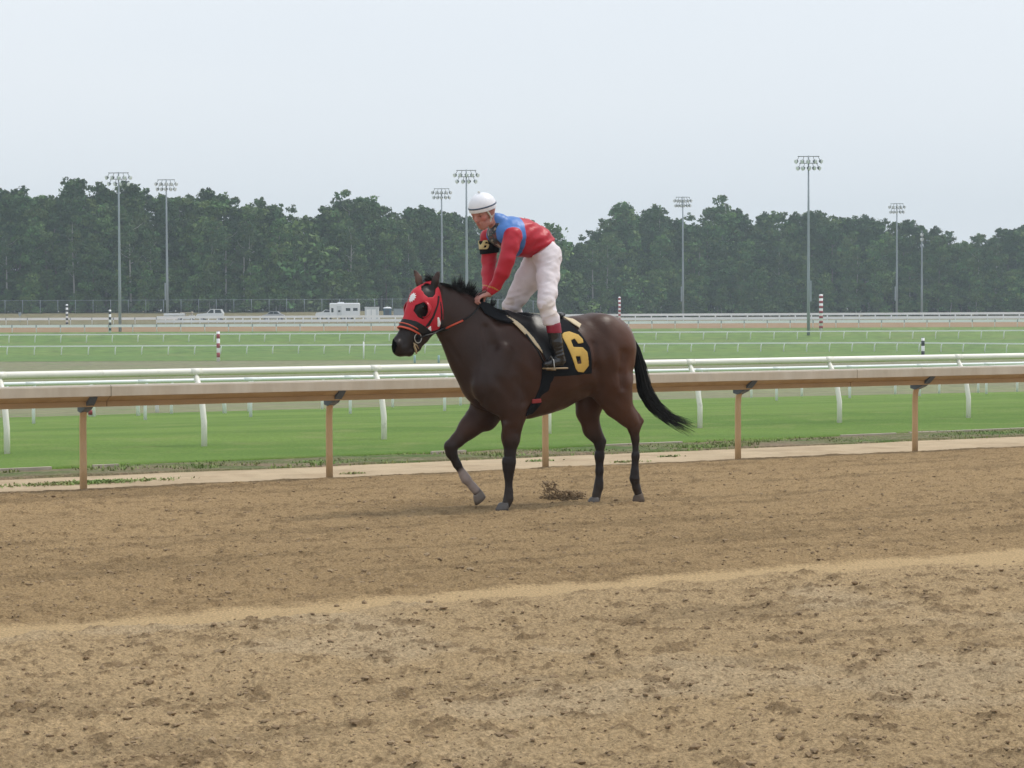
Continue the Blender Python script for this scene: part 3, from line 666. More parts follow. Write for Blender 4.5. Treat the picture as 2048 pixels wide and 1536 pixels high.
# ------------------------------------------------------------------ the wood behind the track: each tree a thing
M['leaf_pine'] = mat('leaf_pine', (1, 1, 1), .8, .18, .6, attr=True, rnd=.18, spec=.15)
M['leaf_broad'] = mat('leaf_broad', (1, 1, 1), .75, .18, .6, attr=True, rnd=.22, spec=.2)
M['bark'] = mat('bark', (.17, .145, .12), .9, .2, 1.5, rnd=.3)
M['bark_pale'] = mat('bark_pale', (.36, .35, .33), .9, .2, 1.5, rnd=.2)
def crown_mesh(name, H, kind, seed, m):
    g = np.random.default_rng(seed); cl = []
    if kind == 'pine':
        for i in range(34):
            t = g.uniform(0, 1) ** .8; h = H * (.42 + .56 * t); Rm = H * .15 * (1 - .75 * max(0, t - .35) / .65) * (.55 + .6 * min(1, t * 3 + .3))
            a = g.uniform(0, 6.28); r = Rm * g.uniform(.15, 1.0); cl.append((r * math.cos(a), r * math.sin(a), h, g.uniform(.75, 1.35)))
        cl.append((0, 0, H * .955, .8)); cl.append((.3, .1, H * .9, 1.0)); n = 110; sz = .27; base = np.array([.058, .108, .040])
        for i in range(5): a = g.uniform(0, 6.28); cl.append((1.9 * math.cos(a), 1.9 * math.sin(a), H * g.uniform(.2, .45), .8))
    elif kind == 'broad':
        for i in range(44):
            t = g.uniform(0, 1) ** .85; h = H * (.14 + .80 * t); Rm = H * .185 * math.sin(math.pi * min(1, .22 + .72 * t) ) ** .8
            a = g.uniform(0, 6.28); r = Rm * g.uniform(.3, 1.05); cl.append((r * math.cos(a), r * math.sin(a), h, g.uniform(.8, 1.6)))
        cl.append((0, 0, H * .93, 1.1)); n = 125; sz = .30; base = np.array([.086, .156, .048])
    elif kind == 'wispy':
        for i in range(26):
            t = g.uniform(0, 1); h = H * (.35 + .62 * t); Rm = H * .13 * (1.1 - .7 * t)
            a = g.uniform(0, 6.28); r = Rm * g.uniform(.2, 1.0); cl.append((r * math.cos(a), r * math.sin(a), h, g.uniform(.45, .95)))
        cl.append((0, 0, H * .97, .6)); n = 64; sz = .24; base = np.array([.085, .145, .052])
    else:   # young growth and shrubs
        for i in range(30):
            t = g.uniform(0, 1); h = H * (.06 + .86 * t); Rm = H * .36 * (1 - .8 * t ** 1.6)
            a = g.uniform(0, 6.28); r = Rm * g.uniform(.1, 1.0); cl.append((r * math.cos(a), r * math.sin(a), h, H * g.uniform(.09, .16)))
        cl.append((0, 0, H * .92, H * .08)); n = 95; sz = .23; base = np.array([.094, .168, .050])
    for (cx_, cy_, cz_, cr_) in list(cl):
        for q_ in range(3):
            a = g.uniform(0, 6.28); u = g.uniform(-.3, 1.0); w_ = math.sqrt(max(0, 1 - u * u)); cl.append((cx_ + math.cos(a) * w_ * cr_ * 1.15, cy_ + math.sin(a) * w_ * cr_ * 1.15, cz_ + u * cr_ * 1.0, cr_ * g.uniform(.22, .42)))
    Vs = []; Cs = []; n0 = n
    big_ = np.median([c[3] for c in cl]); rmax = max(c[3] for c in cl)
    for (cx_, cy_, cz_, cr_) in cl:
        n = int(n0 * min(1, max(.16, (cr_ / rmax) ** 1.3 * 1.15)))
        d = g.normal(0, 1, (n, 3)); d /= np.linalg.norm(d, axis=1)[:, None]; rr = cr_ * g.uniform(.35, 1.08, n)[:, None] ** .7
        c = np.array([cx_, cy_, cz_]) + d * rr * np.array([1.15, 1.15, .72]) * (1 + .25 * g.normal(0, 1, (n, 1)) * .4)
        nn = d * .6 + g.normal(0, .7, (n, 3)); nn /= np.linalg.norm(nn, axis=1)[:, None]
        a = np.cross(nn, g.normal(0, 1, (n, 3))); a /= np.linalg.norm(a, axis=1)[:, None]; b = np.cross(nn, a)
        s = sz * g.uniform(.5, 1.25, (n, 1)); w = s * g.uniform(.45, .9, (n, 1))
        Vs.append(np.stack([c - a * s, c - b * w * .8 + a * s * .1, c + a * s, c + b * w], 1).reshape(-1, 3))
        tone = base * g.uniform(.66, 1.36) * np.array([g.uniform(.8, 1.25), 1, g.uniform(.8, 1.2)])
        cc = tone[None] * g.uniform(.8, 1.2, (n, 1)); Cs.append(np.repeat(cc, 4, 0))
    V = np.concatenate(Vs); C = np.concatenate(Cs); F = np.arange(len(V)).reshape(-1, 4)
    return V, F, C
def trunk_mb(H, kind, seed):
    g = random.Random(seed); mb = MB(); bx, by = g.uniform(-.5, .5), g.uniform(-.4, .4)
    pts = [(0, 0, -.6), (bx * .1, 0, H * .12), (bx * .5, by * .4, H * .4), (bx, by, H * .7), (bx * .6, by, H * .93)]; r0 = .0105 * H if kind != 'young' else .012 * H
    mb.tube(pts, [r0 * 1.25, r0, r0 * .8, r0 * .5, r0 * .15], 7)
    for i in range(7 if kind != 'young' else 4):
        h = H * g.uniform(.35, .85); a = g.uniform(0, 6.28); l = H * g.uniform(.06, .13); c = (bx * h / H, by * h / H)
        mb.tube([(c[0], c[1], h), (c[0] + math.cos(a) * l * .6, c[1] + math.sin(a) * l * .6, h + l * .3), (c[0] + math.cos(a) * l, c[1] + math.sin(a) * l, h + l * .7)], [r0 * .35, r0 * .22, r0 * .08], 5)
    return mb
PROTO = {}
NAMES = {'pine': 'pine_tree', 'broad': 'broadleaf_tree', 'wispy': 'thin_tree', 'young': 'young_tree'}
def tree_proto(kind, i):
    H = {'pine': 19.0, 'broad': 18.0, 'wispy': 19.0, 'young': 7.5}[kind]
    V, F, C = crown_mesh('crown', H, kind, 100 + i * 7 + len(kind), None)
    root = empty(NAMES[kind])
    c = mk('crown', V, F, M['leaf_pine' if kind == 'pine' else 'leaf_broad'], root, False, C)
    t = trunk_mb(H, kind, i).build('trunk', M['bark_pale' if kind == 'wispy' or i % 3 == 2 else 'bark'], root, True)
    PROTO.setdefault(kind, []).append([root, c, t, H, False])
for k_, n_ in (('pine', 5), ('broad', 5), ('wispy', 3), ('young', 4)):
    for i_ in range(n_): tree_proto(k_, i_)
TOPS = [(-400, 380), (0, 368), (30, 375), (60, 402), (85, 383), (120, 392), (150, 363), (175, 388), (200, 366), (235, 384), (262, 370), (285, 398), (315, 388), (345, 392), (375, 390), (400, 377), (430, 377), (462, 382), (485, 402), (515, 397), (545, 396), (575, 405), (600, 428), (616, 452), (640, 424), (670, 408), (700, 390), (745, 392), (790, 418), (850, 414), (900, 420), (960, 440), (1050, 470), (1118, 492), (1150, 482), (1180, 462), (1215, 445), (1245, 406), (1268, 432), (1300, 418), (1318, 412), (1340, 442), (1375, 425), (1420, 420), (1447, 393), (1475, 425), (1496, 450), (1525, 420), (1560, 416), (1590, 430), (1630, 417), (1680, 430), (1720, 431), (1770, 434), (1800, 438), (1835, 438), (1852, 455), (1888, 456), (1925, 475), (1958, 458), (1988, 470), (2010, 452), (2048, 446), (2500, 450)]
def top_at(px): return float(np.interp(px, [a for a, b in TOPS], [b for a, b in TOPS]))
def wood_Y(px): return 354 + 74 * float(sstep(500, 1500, px))
ZONES = [(-1e9, 0, 'beyond the left edge of the picture'), (0, 134, 'above the leftmost striped pole'), (134, 238, 'just left of the first light pole'), (238, 333, 'between the first two light poles'),
         (333, 436, 'just right of the second light pole'), (436, 548, 'behind the silver sedan'), (548, 660, 'left of the white trailer'), (660, 780, 'behind the white trailer'), (780, 884, 'behind the horse head'),
         (884, 1010, 'behind the rider helmet'), (1010, 1120, 'behind the rider body'), (1120, 1239, 'behind the horse rump'), (1239, 1365, 'right of the small red striped pole'),
         (1365, 1490, 'right of the pole behind the rump'), (1490, 1617, 'just left of the tallest light pole'), (1617, 1793, 'right of the tallest light pole'),
         (1793, 1900, 'by the two rightmost light poles'), (1900, 2048, 'near the right edge of the picture'), (2048, 1e9, 'beyond the right edge of the picture')]
DESC = {'pine': 'dark pine', 'broad': 'leafy green tree', 'wispy': 'thin wispy tree', 'young': 'young bushy tree'}
ORD = ['first', 'second', 'third', 'fourth', 'fifth', 'sixth', 'seventh', 'eighth', 'ninth', 'tenth', 'eleventh', 'twelfth']
trees = []
g_ = random.Random(11)
def add_tree(px, Y, ytop, kind, row): trees.append((px, Y, ytop, kind, row))
x = -330.0
while x < 2390:                      # back rows carry the skyline
    add_tree(x, wood_Y(x) + 9 + g_.uniform(-1, 2), top_at(x) + g_.uniform(-2, 9), g_.choice(['pine', 'broad', 'broad', 'pine', 'wispy']), 2); x += g_.uniform(23, 34)
x = -320.0
while x < 2380:
    add_tree(x, wood_Y(x) + 4 + g_.uniform(-1.5, 1.5), top_at(x) + g_.uniform(6, 42), g_.choice(['pine', 'broad', 'broad']), 1); x += g_.uniform(30, 46)
x = -310.0
while x < 2370:
    add_tree(x, wood_Y(x) + g_.uniform(-.8, .8), 470 + g_.uniform(-45, 75) if x < 1150 else 505 + g_.uniform(-35, 45), g_.choice(['broad', 'broad', 'young']), 0); x += g_.uniform(40, 66)
x = -300.0
while x < 2360:
    add_tree(x, wood_Y(x) - 2.5 + g_.uniform(-.6, .6), 562 + g_.uniform(-32, 26), 'young', -1); x += g_.uniform(34, 58)
for px, yt, kd in ((1447, 391, 'wispy'), (1318, 410, 'wispy'), (1245, 405, 'broad'), (695, 380, 'wispy'), (262, 368, 'pine'), (152, 362, 'pine'), (1630, 417, 'broad'), (1480, 425, 'pine')):
    add_tree(px, wood_Y(px) + 7, yt, kd, 1)
for px in (14, 150, 262, 305, 428, 452, 489, 503, 590, 700, 820, 1186, 1212, 1395, 1560, 1712, 1955, 1990):
    add_tree(px, wood_Y(px) - 1.2, g_.uniform(425, 475) if px < 1100 else g_.uniform(465, 500), 'wispy', 0)
cnt = {}; trees.sort(key=lambda t: t[0])
ROWN = {2: 'back row', 1: 'middle row', 0: 'front row', -1: 'at wood edge'}
labels = []
for (px, Y, yt, kind, row) in trees:
    zone = next(z for z in ZONES if z[0] <= px < z[1]); key = (kind, row, zone[2]); cnt[key] = cnt.get(key, 0) + 1; labels.append((key, cnt[key]))
def dup(root, kids, loc, rz, sc):
    r = root.copy(); COL.objects.link(r); r.location = loc; r.rotation_euler = (0, 0, rz); r.scale = sc
    for c in kids:
        d = c.copy(); COL.objects.link(d); d.parent = r
    return r
for (px, Y, yt, kind, row), (key, k) in zip(trees, labels):
    g0 = ground_at_Y(px, Y); H = atY(px, yt, Y).z - g0.z
    pr = g_.choice(PROTO[kind]); s = H / pr[3]; loc = (g0.x, g0.y, g0.z); rz = g_.uniform(0, 6.28); w = s * g_.uniform(.9, 1.15) if kind != 'broad' or H > 12 else s * 1.25
    if not pr[4]:
        pr[4] = True; r = pr[0]; r.location = loc; r.rotation_euler = (0, 0, rz); r.scale = (w, w, s)
    else: r = dup(pr[0], [pr[1], pr[2]], loc, rz, (w, w, s))
    tot = cnt[key]; ordn = ('only ' if tot == 1 else ORD[min(k - 1, 11)] + ' ')
    lb = f'{ordn}{DESC[kind]}' + ('' if tot == 1 else ' from left') + f', {ROWN[row]}, {key[2]}'
    tag(r, lb, 'tree', 'trees of the wood behind the far track')
for kk in PROTO:
    for pr in PROTO[kk]:
        if not pr[4]:
            for o in (pr[1], pr[2], pr[0]): bpy.data.objects.remove(o)
# far-off rest of the wood deeper in: one mass nobody could count
def deep_wood():
    g = np.random.default_rng(5); pxs = np.linspace(-420, 2480, 900) + g.uniform(-2, 2, 900); V0 = []; C0 = []
    for px in pxs:
        Y = wood_Y(px) + g.uniform(15, 30); gr = ground_at_Y(px, Y); H = atY(px, top_at(px) + 22, Y).z - gr.z; n = 46
        h = g.uniform(.03, 1, n) * H * g.uniform(.6, 1.0); c = np.stack([gr.x + g.normal(0, 1.1, n), gr.y + g.normal(0, 1.5, n), gr.z + h], -1)
        nn = g.normal(0, 1, (n, 3)); nn /= np.linalg.norm(nn, axis=1)[:, None]; a = np.cross(nn, g.normal(0, 1, (n, 3))); a /= np.linalg.norm(a, axis=1)[:, None]; b = np.cross(nn, a); s = g.uniform(.35, .85, (n, 1))
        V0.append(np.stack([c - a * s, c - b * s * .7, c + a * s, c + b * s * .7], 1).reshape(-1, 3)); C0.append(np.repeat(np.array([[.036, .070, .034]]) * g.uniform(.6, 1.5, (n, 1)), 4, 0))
    for px in pxs:
        Y = wood_Y(px) + g.uniform(8, 14); gr = ground_at_Y(px, Y); n = 16; c = np.stack([gr.x + g.normal(0, .8, n), gr.y + g.normal(0, 1, n), gr.z + g.uniform(0, 5, n)], -1)
        nn = g.normal(0, 1, (n, 3)); a = np.cross(nn, g.normal(0, 1, (n, 3))); a /= np.linalg.norm(a, axis=1)[:, None]; b = np.cross(nn, a); b /= np.linalg.norm(b, axis=1)[:, None]; s = g.uniform(.3, .7, (n, 1))
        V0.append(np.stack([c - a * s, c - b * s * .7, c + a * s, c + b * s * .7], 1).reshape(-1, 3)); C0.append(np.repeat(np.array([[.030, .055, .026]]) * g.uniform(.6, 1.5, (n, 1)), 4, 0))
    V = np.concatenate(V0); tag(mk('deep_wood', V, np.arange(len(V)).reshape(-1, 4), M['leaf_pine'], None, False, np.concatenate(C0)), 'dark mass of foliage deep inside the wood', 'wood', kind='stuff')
deep_wood()

# ------------------------------------------------------------------ haze
hz_ = MB().box((0, 1000 - 1000 + 480, 21.5), (1900, 1060, 53)).build('haze', bpy.data.materials.new('haze'))
hm = hz_.data.materials[0]; hm.use_nodes = True; hn = hm.node_tree; hn.nodes.remove(hn.nodes['Principled BSDF'])
pv = hn.nodes.new('ShaderNodeVolumePrincipled'); pv.inputs['Color'].default_value = (.74, .88, .95, 1); pv.inputs['Density'].default_value = .00050; pv.inputs['Anisotropy'].default_value = .1
hn.links.new(pv.outputs['Volume'], hn.nodes['Material Output'].inputs['Volume'])
tag(hz_, kind='stuff', label='thin pale summer haze', cat='haze')
# ------------------------------------------------------------------ implicit bodies: tapered limbs blended into one skin
class Field:
    """union of tapered rounded segments. A point is (x, y, z, r, w): r radius in the x-z plane, w half width sideways (y)"""
    def __init__(s): s.segs = []
    def chain(s, pts, k=.03, sub=False, rot=0.0):
        P = [np.array(p, float) if len(p) == 5 else np.array(tuple(p) + (p[3],), float) for p in pts]
        if len(P) == 1: P = [P[0], P[0] + np.array([1e-4, 0, 0, 0, 0])]
        for a, b in zip(P[:-1], P[1:]): s.segs.append((a, b, k, sub, rot))
        return s
    @staticmethod
    def _d(a, b, X, Y, Z, rot=0.0):
        ba = b[:3] - a[:3]; L2 = float(ba @ ba)
        t = np.clip(((X - a[0]) * ba[0] + (Y - a[1]) * ba[1] + (Z - a[2]) * ba[2]) / L2, 0, 1)
        r = a[3] + (b[3] - a[3]) * t; w = a[4] + (b[4] - a[4]) * t
        qx = X - a[0] - ba[0] * t; qy = Y - a[1] - ba[1] * t; qz = Z - a[2] - ba[2] * t
        if rot: c_, s_ = math.cos(rot), math.sin(rot); qx, qy = qx * c_ + qy * s_, -qx * s_ + qy * c_
        qy = qy * (r / w)
        return (np.sqrt(qx * qx + qy * qy + qz * qz) - r) * np.minimum(1.0, w / r)
    def _mix(s, D, d, k, sub):
        if sub:
            h = np.clip(.5 - .5 * (D + d) / k, 0, 1); return D * (1 - h) - d * h + k * h * (1 - h)
        h = np.clip(.5 + .5 * (D - d) / k, 0, 1); return D * (1 - h) + d * h - k * h * (1 - h)
    def grid(s, xs, ys, zs):
        D = np.full((len(xs), len(ys), len(zs)), .6, np.float32)
        for a, b, k, sub, rot in s.segs:
            m = k + .09; lo = []; hi = []
            for ax, c in ((0, xs), (1, ys), (2, zs)):
                r = max(a[3], b[3], a[4], b[4]) + m
                lo.append(int(np.searchsorted(c, min(a[ax], b[ax]) - r))); hi.append(int(np.searchsorted(c, max(a[ax], b[ax]) + r)))
            if any(l >= h for l, h in zip(lo, hi)): continue
            sl = tuple(slice(l, h) for l, h in zip(lo, hi))
            X = xs[sl[0]][:, None, None]; Y = ys[sl[1]][None, :, None]; Z = zs[sl[2]][None, None, :]
            D[sl] = s._mix(D[sl], s._d(a, b, X, Y, Z, rot), k, sub)
        return D
    def at(s, P):
        P = np.asarray(P, float); D = np.full(len(P), .6)
        for a, b, k, sub, rot in s.segs: D = s._mix(D, s._d(a, b, P[:, 0], P[:, 1], P[:, 2], rot), k, sub)
        return D
def turned(F_, piv, ang):
    """the same field seen from a frame standing at piv and turned by ang about z (ang<0: back again)"""
    o = Field(); c_, s_ = math.cos(ang), math.sin(ang)
    def tp(p):
        q = p.copy(); x, y = p[0] - piv[0], p[1] - piv[1]; q[0], q[1] = x * c_ + y * s_, -x * s_ + y * c_; q[2] = p[2] - piv[2]; return q
    o.segs = [(tp(a), tp(b), k, sub, rot - ang) for a, b, k, sub, rot in F_.segs]; return o
def nets(D, xs, ys, zs):
    """surface nets: the zero surface of D as quads"""
    nx, ny, nz = D.shape; S = D < 0
    c = [S[i:nx - 1 + i, j:ny - 1 + j, k:nz - 1 + k] for i in (0, 1) for j in (0, 1) for k in (0, 1)]
    allin = np.logical_and.reduce(c); anyin = np.logical_or.reduce(c); act = anyin & ~allin
    I, J, K = np.nonzero(act); idx = -np.ones(act.shape, np.int64); idx[I, J, K] = np.arange(len(I))
    acc = np.zeros((len(I), 3)); cnt_ = np.zeros(len(I))
    cor = [(i, j, k) for i in (0, 1) for j in (0, 1) for k in (0, 1)]
    for p in range(8):
        for q in range(p + 1, 8):
            a, b = cor[p], cor[q]
            if sum(abs(u - v_) for u, v_ in zip(a, b)) != 1: continue
            da = D[I + a[0], J + a[1], K + a[2]]; db = D[I + b[0], J + b[1], K + b[2]]; m = (da < 0) != (db < 0)
            t = np.where(m, da / np.where(m, da - db, 1), 0)
            for ax in range(3): acc[:, ax] += np.where(m, a[ax] + (b[ax] - a[ax]) * t, 0)
            cnt_ += m
    acc /= np.maximum(cnt_, 1)[:, None]; h = (xs[1] - xs[0], ys[1] - ys[0], zs[1] - zs[0])
    V = np.stack([xs[0] + (I + acc[:, 0]) * h[0], ys[0] + (J + acc[:, 1]) * h[1], zs[0] + (K + acc[:, 2]) * h[2]], -1)
    F = []
    # x edges
    e = S[:-1] != S[1:]; i, j, k = np.nonzero(e[:, 1:-1, 1:-1]); j += 1; k += 1
    q = np.stack([idx[i, j - 1, k - 1], idx[i, j, k - 1], idx[i, j, k], idx[i, j - 1, k]], -1); f = S[i, j, k]; q[~f] = q[~f][:, ::-1]; F.append(q)
    e = S[:, :-1] != S[:, 1:]; i, j, k = np.nonzero(e[1:-1, :, 1:-1]); i += 1; k += 1
    q = np.stack([idx[i - 1, j, k - 1], idx[i - 1, j, k], idx[i, j, k], idx[i, j, k - 1]], -1); f = S[i, j, k]; q[~f] = q[~f][:, ::-1]; F.append(q)
    e = S[:, :, :-1] != S[:, :, 1:]; i, j, k = np.nonzero(e[1:-1, 1:-1, :]); i += 1; j += 1
    q = np.stack([idx[i - 1, j - 1, k], idx[i, j - 1, k], idx[i, j, k], idx[i - 1, j, k]], -1); f = S[i, j, k]; q[~f] = q[~f][:, ::-1]; F.append(q)
    F = np.concatenate(F); F = F[(F >= 0).all(1)]
    return V, F
def relax(V, F, n=1, a=.5):
    for _ in range(n):
        s = np.zeros_like(V); c = np.zeros(len(V))
        for i in range(4):
            for j in ((i + 1) % 4, (i + 3) % 4):
                np.add.at(s, F[:, i], V[F[:, j]]); np.add.at(c, F[:, i], 1)
        V = V + a * (s / np.maximum(c, 1)[:, None] - V)
    return V
def polysd(poly, X, Z):
    """signed distance (negative inside) to a polygon in the x-z plane"""
    P = np.asarray(poly, float); d = np.full(np.broadcast(X, Z).shape, 1e9); ins = np.zeros(d.shape, bool); n = len(P)
    for i in range(n):
        a = P[i]; b = P[(i + 1) % n]; e = b - a; wx = X - a[0]; wz = Z - a[1]
        t = np.clip((wx * e[0] + wz * e[1]) / max(e @ e, 1e-12), 0, 1); d = np.minimum(d, (wx - e[0] * t) ** 2 + (wz - e[1] * t) ** 2)
        cond = (a[1] > Z) != (b[1] > Z); xi = a[0] + (Z - a[1]) / (b[1] - a[1] if abs(b[1] - a[1]) > 1e-12 else 1e-12) * e[0]; ins ^= cond & (X < xi)
    d = np.sqrt(d); return np.where(ins, -d, d)

# ------------------------------------------------------------------ horse frame: x forward, y to the horse's left (the side seen), z up
TH = R(28); HZ0 = 19.4; HX0 = .33
hh_ = ray(1024 + HX0 / HZ0 * FPX, 800)
HG = float(zg(HX0, HZ0)) + .012
HRZ = math.pi + TH                     # forward = (-cos, -sin)
HM = Matrix.Translation((HX0, HZ0, HG)) @ Matrix.Rotation(HRZ, 4, 'Z'); HMI = HM.inverted()
HXV = Vector((math.cos(HRZ), math.sin(HRZ), 0)); HYV = Vector((-math.sin(HRZ), math.cos(HRZ), 0)); HO = Vector((HX0, HZ0, HG))
def H(px, py, y=0.0):
    """photo pixel -> horse frame, on the plane at sideways offset y"""
    d = ray(px, py); o = Vector((0, 0, EYE)); t = (y - (o - HO).dot(HYV)) / d.dot(HYV)
    p = o + d * t - HO; return (p.dot(HXV), y, p.z)
SS = 1 / 232.0
def C(px, py, y, r, w=None): p = H(px, py, y); return (p[0], p[1], p[2], r * SS, (r * SS if w is None else w))
def PGT(pts, y): return [(HT(a, b, y)[0], HT(a, b, y)[2]) for a, b in pts]
def PG(pts, y): return [(H(a, b, y)[0], H(a, b, y)[2]) for a, b in pts]

# head frame: the head is turned a little towards the stand
PSI = R(17); PIV = Vector(H(884, 606, 0)); TRZ = HRZ + PSI; TXV = Vector((math.cos(TRZ), math.sin(TRZ), 0)); TYV = Vector((-math.sin(TRZ), math.cos(TRZ), 0)); TO = HM @ PIV
def HT(px, py, y=0.0):
    d = ray(px, py); o = Vector((0, 0, EYE)); t = (y - (o - TO).dot(TYV)) / d.dot(TYV); p = o + d * t - TO
    return (p.dot(TXV), y, p.z)
def CT(px, py, y, r, w=None): p = HT(px, py, y); return (p[0], p[1], p[2], r * SS, (r * SS if w is None else w))
_c, _s = math.cos(PSI), math.sin(PSI)
def h2b(p): return (PIV[0] + p[0] * _c - p[1] * _s, PIV[1] + p[0] * _s + p[1] * _c, PIV[2] + p[2])
def b2h(p): x, y = p[0] - PIV[0], p[1] - PIV[1]; return (x * _c + y * _s, -x * _s + y * _c, p[2] - PIV[2])
HH = Field()                       # head, in the head frame
HB = Field()
# trunk
HB.chain([C(975, 762, 0, 50, .19), C(1010, 738, 0, 88, .22), C(1050, 737, 0, 96, .265), C(1100, 731, 0, 89, .29), C(1150, 714, 0, 80, .285), C(1192, 698, 0, 71, .265), C(1213, 694, 0, 62, .215)], .05)
HB.chain([C(1015, 655, 0, 24, .055), C(1050, 665, 0, 28, .09), C(1110, 668, 0, 30, .12)], .06)       # withers, back
for sg in (1, -1):
    y = sg
    HB.chain([C(1008 + 0, 690, .12 * y, 42, .09), C(985, 770, .155 * y, 38, .085), C(1000, 800, .15 * y, 32, .07)], .05)   # shoulder blade, point of shoulder
    HB.chain([C(1200, 672, .12 * y, 42, .12), C(1228, 700, .15 * y, 42, .11), C(1222, 745, .15 * y, 40, .10)], .05)          # croup, buttock
# neck
HB.chain([C(874, 592, 0, 27, .065), C(896, 617, 0, 39, .078), C(926, 650, 0, 53, .098), C(962, 702, 0, 68, .15), C(985, 735, 0, 76, .18)], .05)
# head
HH.chain([CT(862, 588, 0, 23, .080), CT(850, 605, 0, 31, .096), CT(844, 629, 0, 34, .086), CT(833, 651, 0, 27.5, .064), CT(817, 672, 0, 22, .052), CT(801, 690, 0, 18, .048), CT(799, 694, 0, 16.5, .050)], .025)
HH.chain([CT(868, 620, 0, 26, .075), CT(868, 640, 0, 22, .072)], .03)                                        # jowl
HH.chain([CT(861, 655, 0, 15, .045), CT(846, 674, 0, 12, .036), CT(836, 690, 0, 9, .030)], .02)                # lower jaw
HH.chain([CT(800, 697, 0, 14, .050), CT(818, 702, 0, 11, .044)], .02)
HH.chain([CT(835, 696, 0, 7.5, .028), CT(832, 699, 0, 6.5, .026)], .012)                                    # chin, lower lip
for sg in (1, -1):
    HH.chain([CT(848, 606, .068 * sg, 10, .030), CT(842, 618, .066 * sg, 8, .024)], .02)                     # brow
    HH.chain([CT(840, 640, .058 * sg, 4.5, .014), CT(822, 662, .046 * sg, 4, .012)], .015)                       # facial crest
    HH.chain([CT(797, 689, .036 * sg, 8.5, .022)], .014)                                                   # nostril flare
    HH.chain([CT(805, 690, .062 * sg, 2.6, .010), CT(809, 686, .060 * sg, 1.8, .010)], .006, True)             # nostril
    HH.chain([CT(812, 703, .058 * sg, 1.0, .012), CT(828, 696, .052 * sg, 1.0, .012)], .008, True)            # mouth line
_hb = turned(HH, b2h((0, 0, 0)), -PSI); HB.segs += _hb.segs
# legs: near front (left)
HB.chain([C(1010, 775, .14, 40, .085), C(1026, 815, .14, 28, .075), C(1026, 840, .135, 20, .062), C(1022, 875, .13, 16.5, .054), C(1019, 908, .13, 12.5, .045)], .045)
HB.chain([C(1019, 908, .13, 12.2, .045), C(1018, 924, .13, 13.5, .046), C(1017.5, 938, .13, 11.5, .040), C(1017.5, 952, .13, 8.6, .028), C(1017.5, 984, .13, 8.0, .026), C(1017, 997, .13, 9.4, .033), C(1013, 1008, .13, 9.4, .038)], .02)
# far front (right), lifted and folded at the knee
HB.chain([C(982, 795, -.13, 38, .08), C(965, 832, -.13, 28, .07), C(940, 855, -.13, 21, .058), C(915, 880, -.13, 14.5, .046)], .045)
HB.chain([C(915, 880, -.13, 14, .045), C(901, 893, -.13, 12.6, .044), C(903, 906, -.13, 11.0, .038), C(914, 928, -.13, 8.0, .027), C(927, 950, -.13, 8.0, .026), C(932, 958, -.13, 9.3, .032), C(945, 973, -.13, 7.8, .028), C(953, 982, -.13, 9.2, .036)], .02)
# near hind (left)
HB.chain([C(1218, 742, .15, 48, .105), C(1226, 778, .15, 38, .092), C(1238, 808, .15, 25, .070), C(1254, 831, .145, 16.5, .048), C(1270, 848, .14, 13.5, .038)], .05)
HB.chain([C(1262, 815, .145, 5, .016), C(1276, 832, .14, 4.5, .014), C(1283, 841, .14, 5.5, .022)], .02)
HB.chain([C(1283, 843, .14, 7, .026), C(1270, 860, .14, 11, .034), C(1272, 878, .14, 9.6, .029), C(1271, 912, .14, 8.0, .026), C(1269.5, 944, .14, 8.2, .028), C(1269, 957, .14, 9.8, .033), C(1273, 976, .14, 8, .028), C(1277, 988, .14, 8.5, .034)], .02)
# far hind (right)
HB.chain([C(1195, 752, -.14, 44, .10), C(1182, 792, -.14, 30, .085), C(1174, 826, -.14, 21.5, .066), C(1183, 860, -.14, 16.5, .05), C(1196, 880, -.135, 13, .038)], .05)
HB.chain([C(1190, 850, -.14, 5, .016), C(1200, 872, -.137, 4.5, .014), C(1206, 882, -.135, 5, .02)], .02)
HB.chain([C(1206, 884, -.135, 6, .024), C(1199.5, 893, -.135, 11, .034), C(1199, 912, -.135, 10, .03), C(1199, 942, -.135, 8.0, .026), C(1198, 965, -.135, 8.6, .03), C(1197, 975, -.135, 9.4, .033), C(1193.5, 987, -.135, 8.4, .03), C(1192, 997, -.135, 9.4, .038)], .02)
HN = turned(HB, PIV, PSI)      # the horse without ears, for what is pulled over the head
# ears as flattened hollow cones
EF = Field()
for (bx_, by_, tx_, ty_, sg) in ((867, 573, 878, 541, 1), (841, 569, 828, 539, -1)):
    y_ = .066 * sg
    EF.chain([CT(bx_, by_ + 5, y_ * .85, 9, .026), CT(lerp(bx_, tx_, .35), lerp(by_, ty_, .38), y_, 8.2, .022), CT(lerp(bx_, tx_, .75), lerp(by_, ty_, .74), y_ * 1.1, 5.2, .015), CT(tx_, ty_, y_ * 1.1, 1.0, .005)], .012)
    EF.chain([CT(lerp(bx_, tx_, .25) - 6, lerp(by_, ty_, .25) + 1, y_ + .016 * sg, 4.0, .014), CT(lerp(bx_, tx_, .6) - 5, lerp(by_, ty_, .6), y_ * 1.1 + .012 * sg, 3.2, .011), CT(tx_ - 3.0, lerp(by_, ty_, .85), y_ * 1.1 + .008 * sg, 1.2, .005)], .006, True)
HB.segs += turned(EF, b2h((0, 0, 0)), -PSI).segs
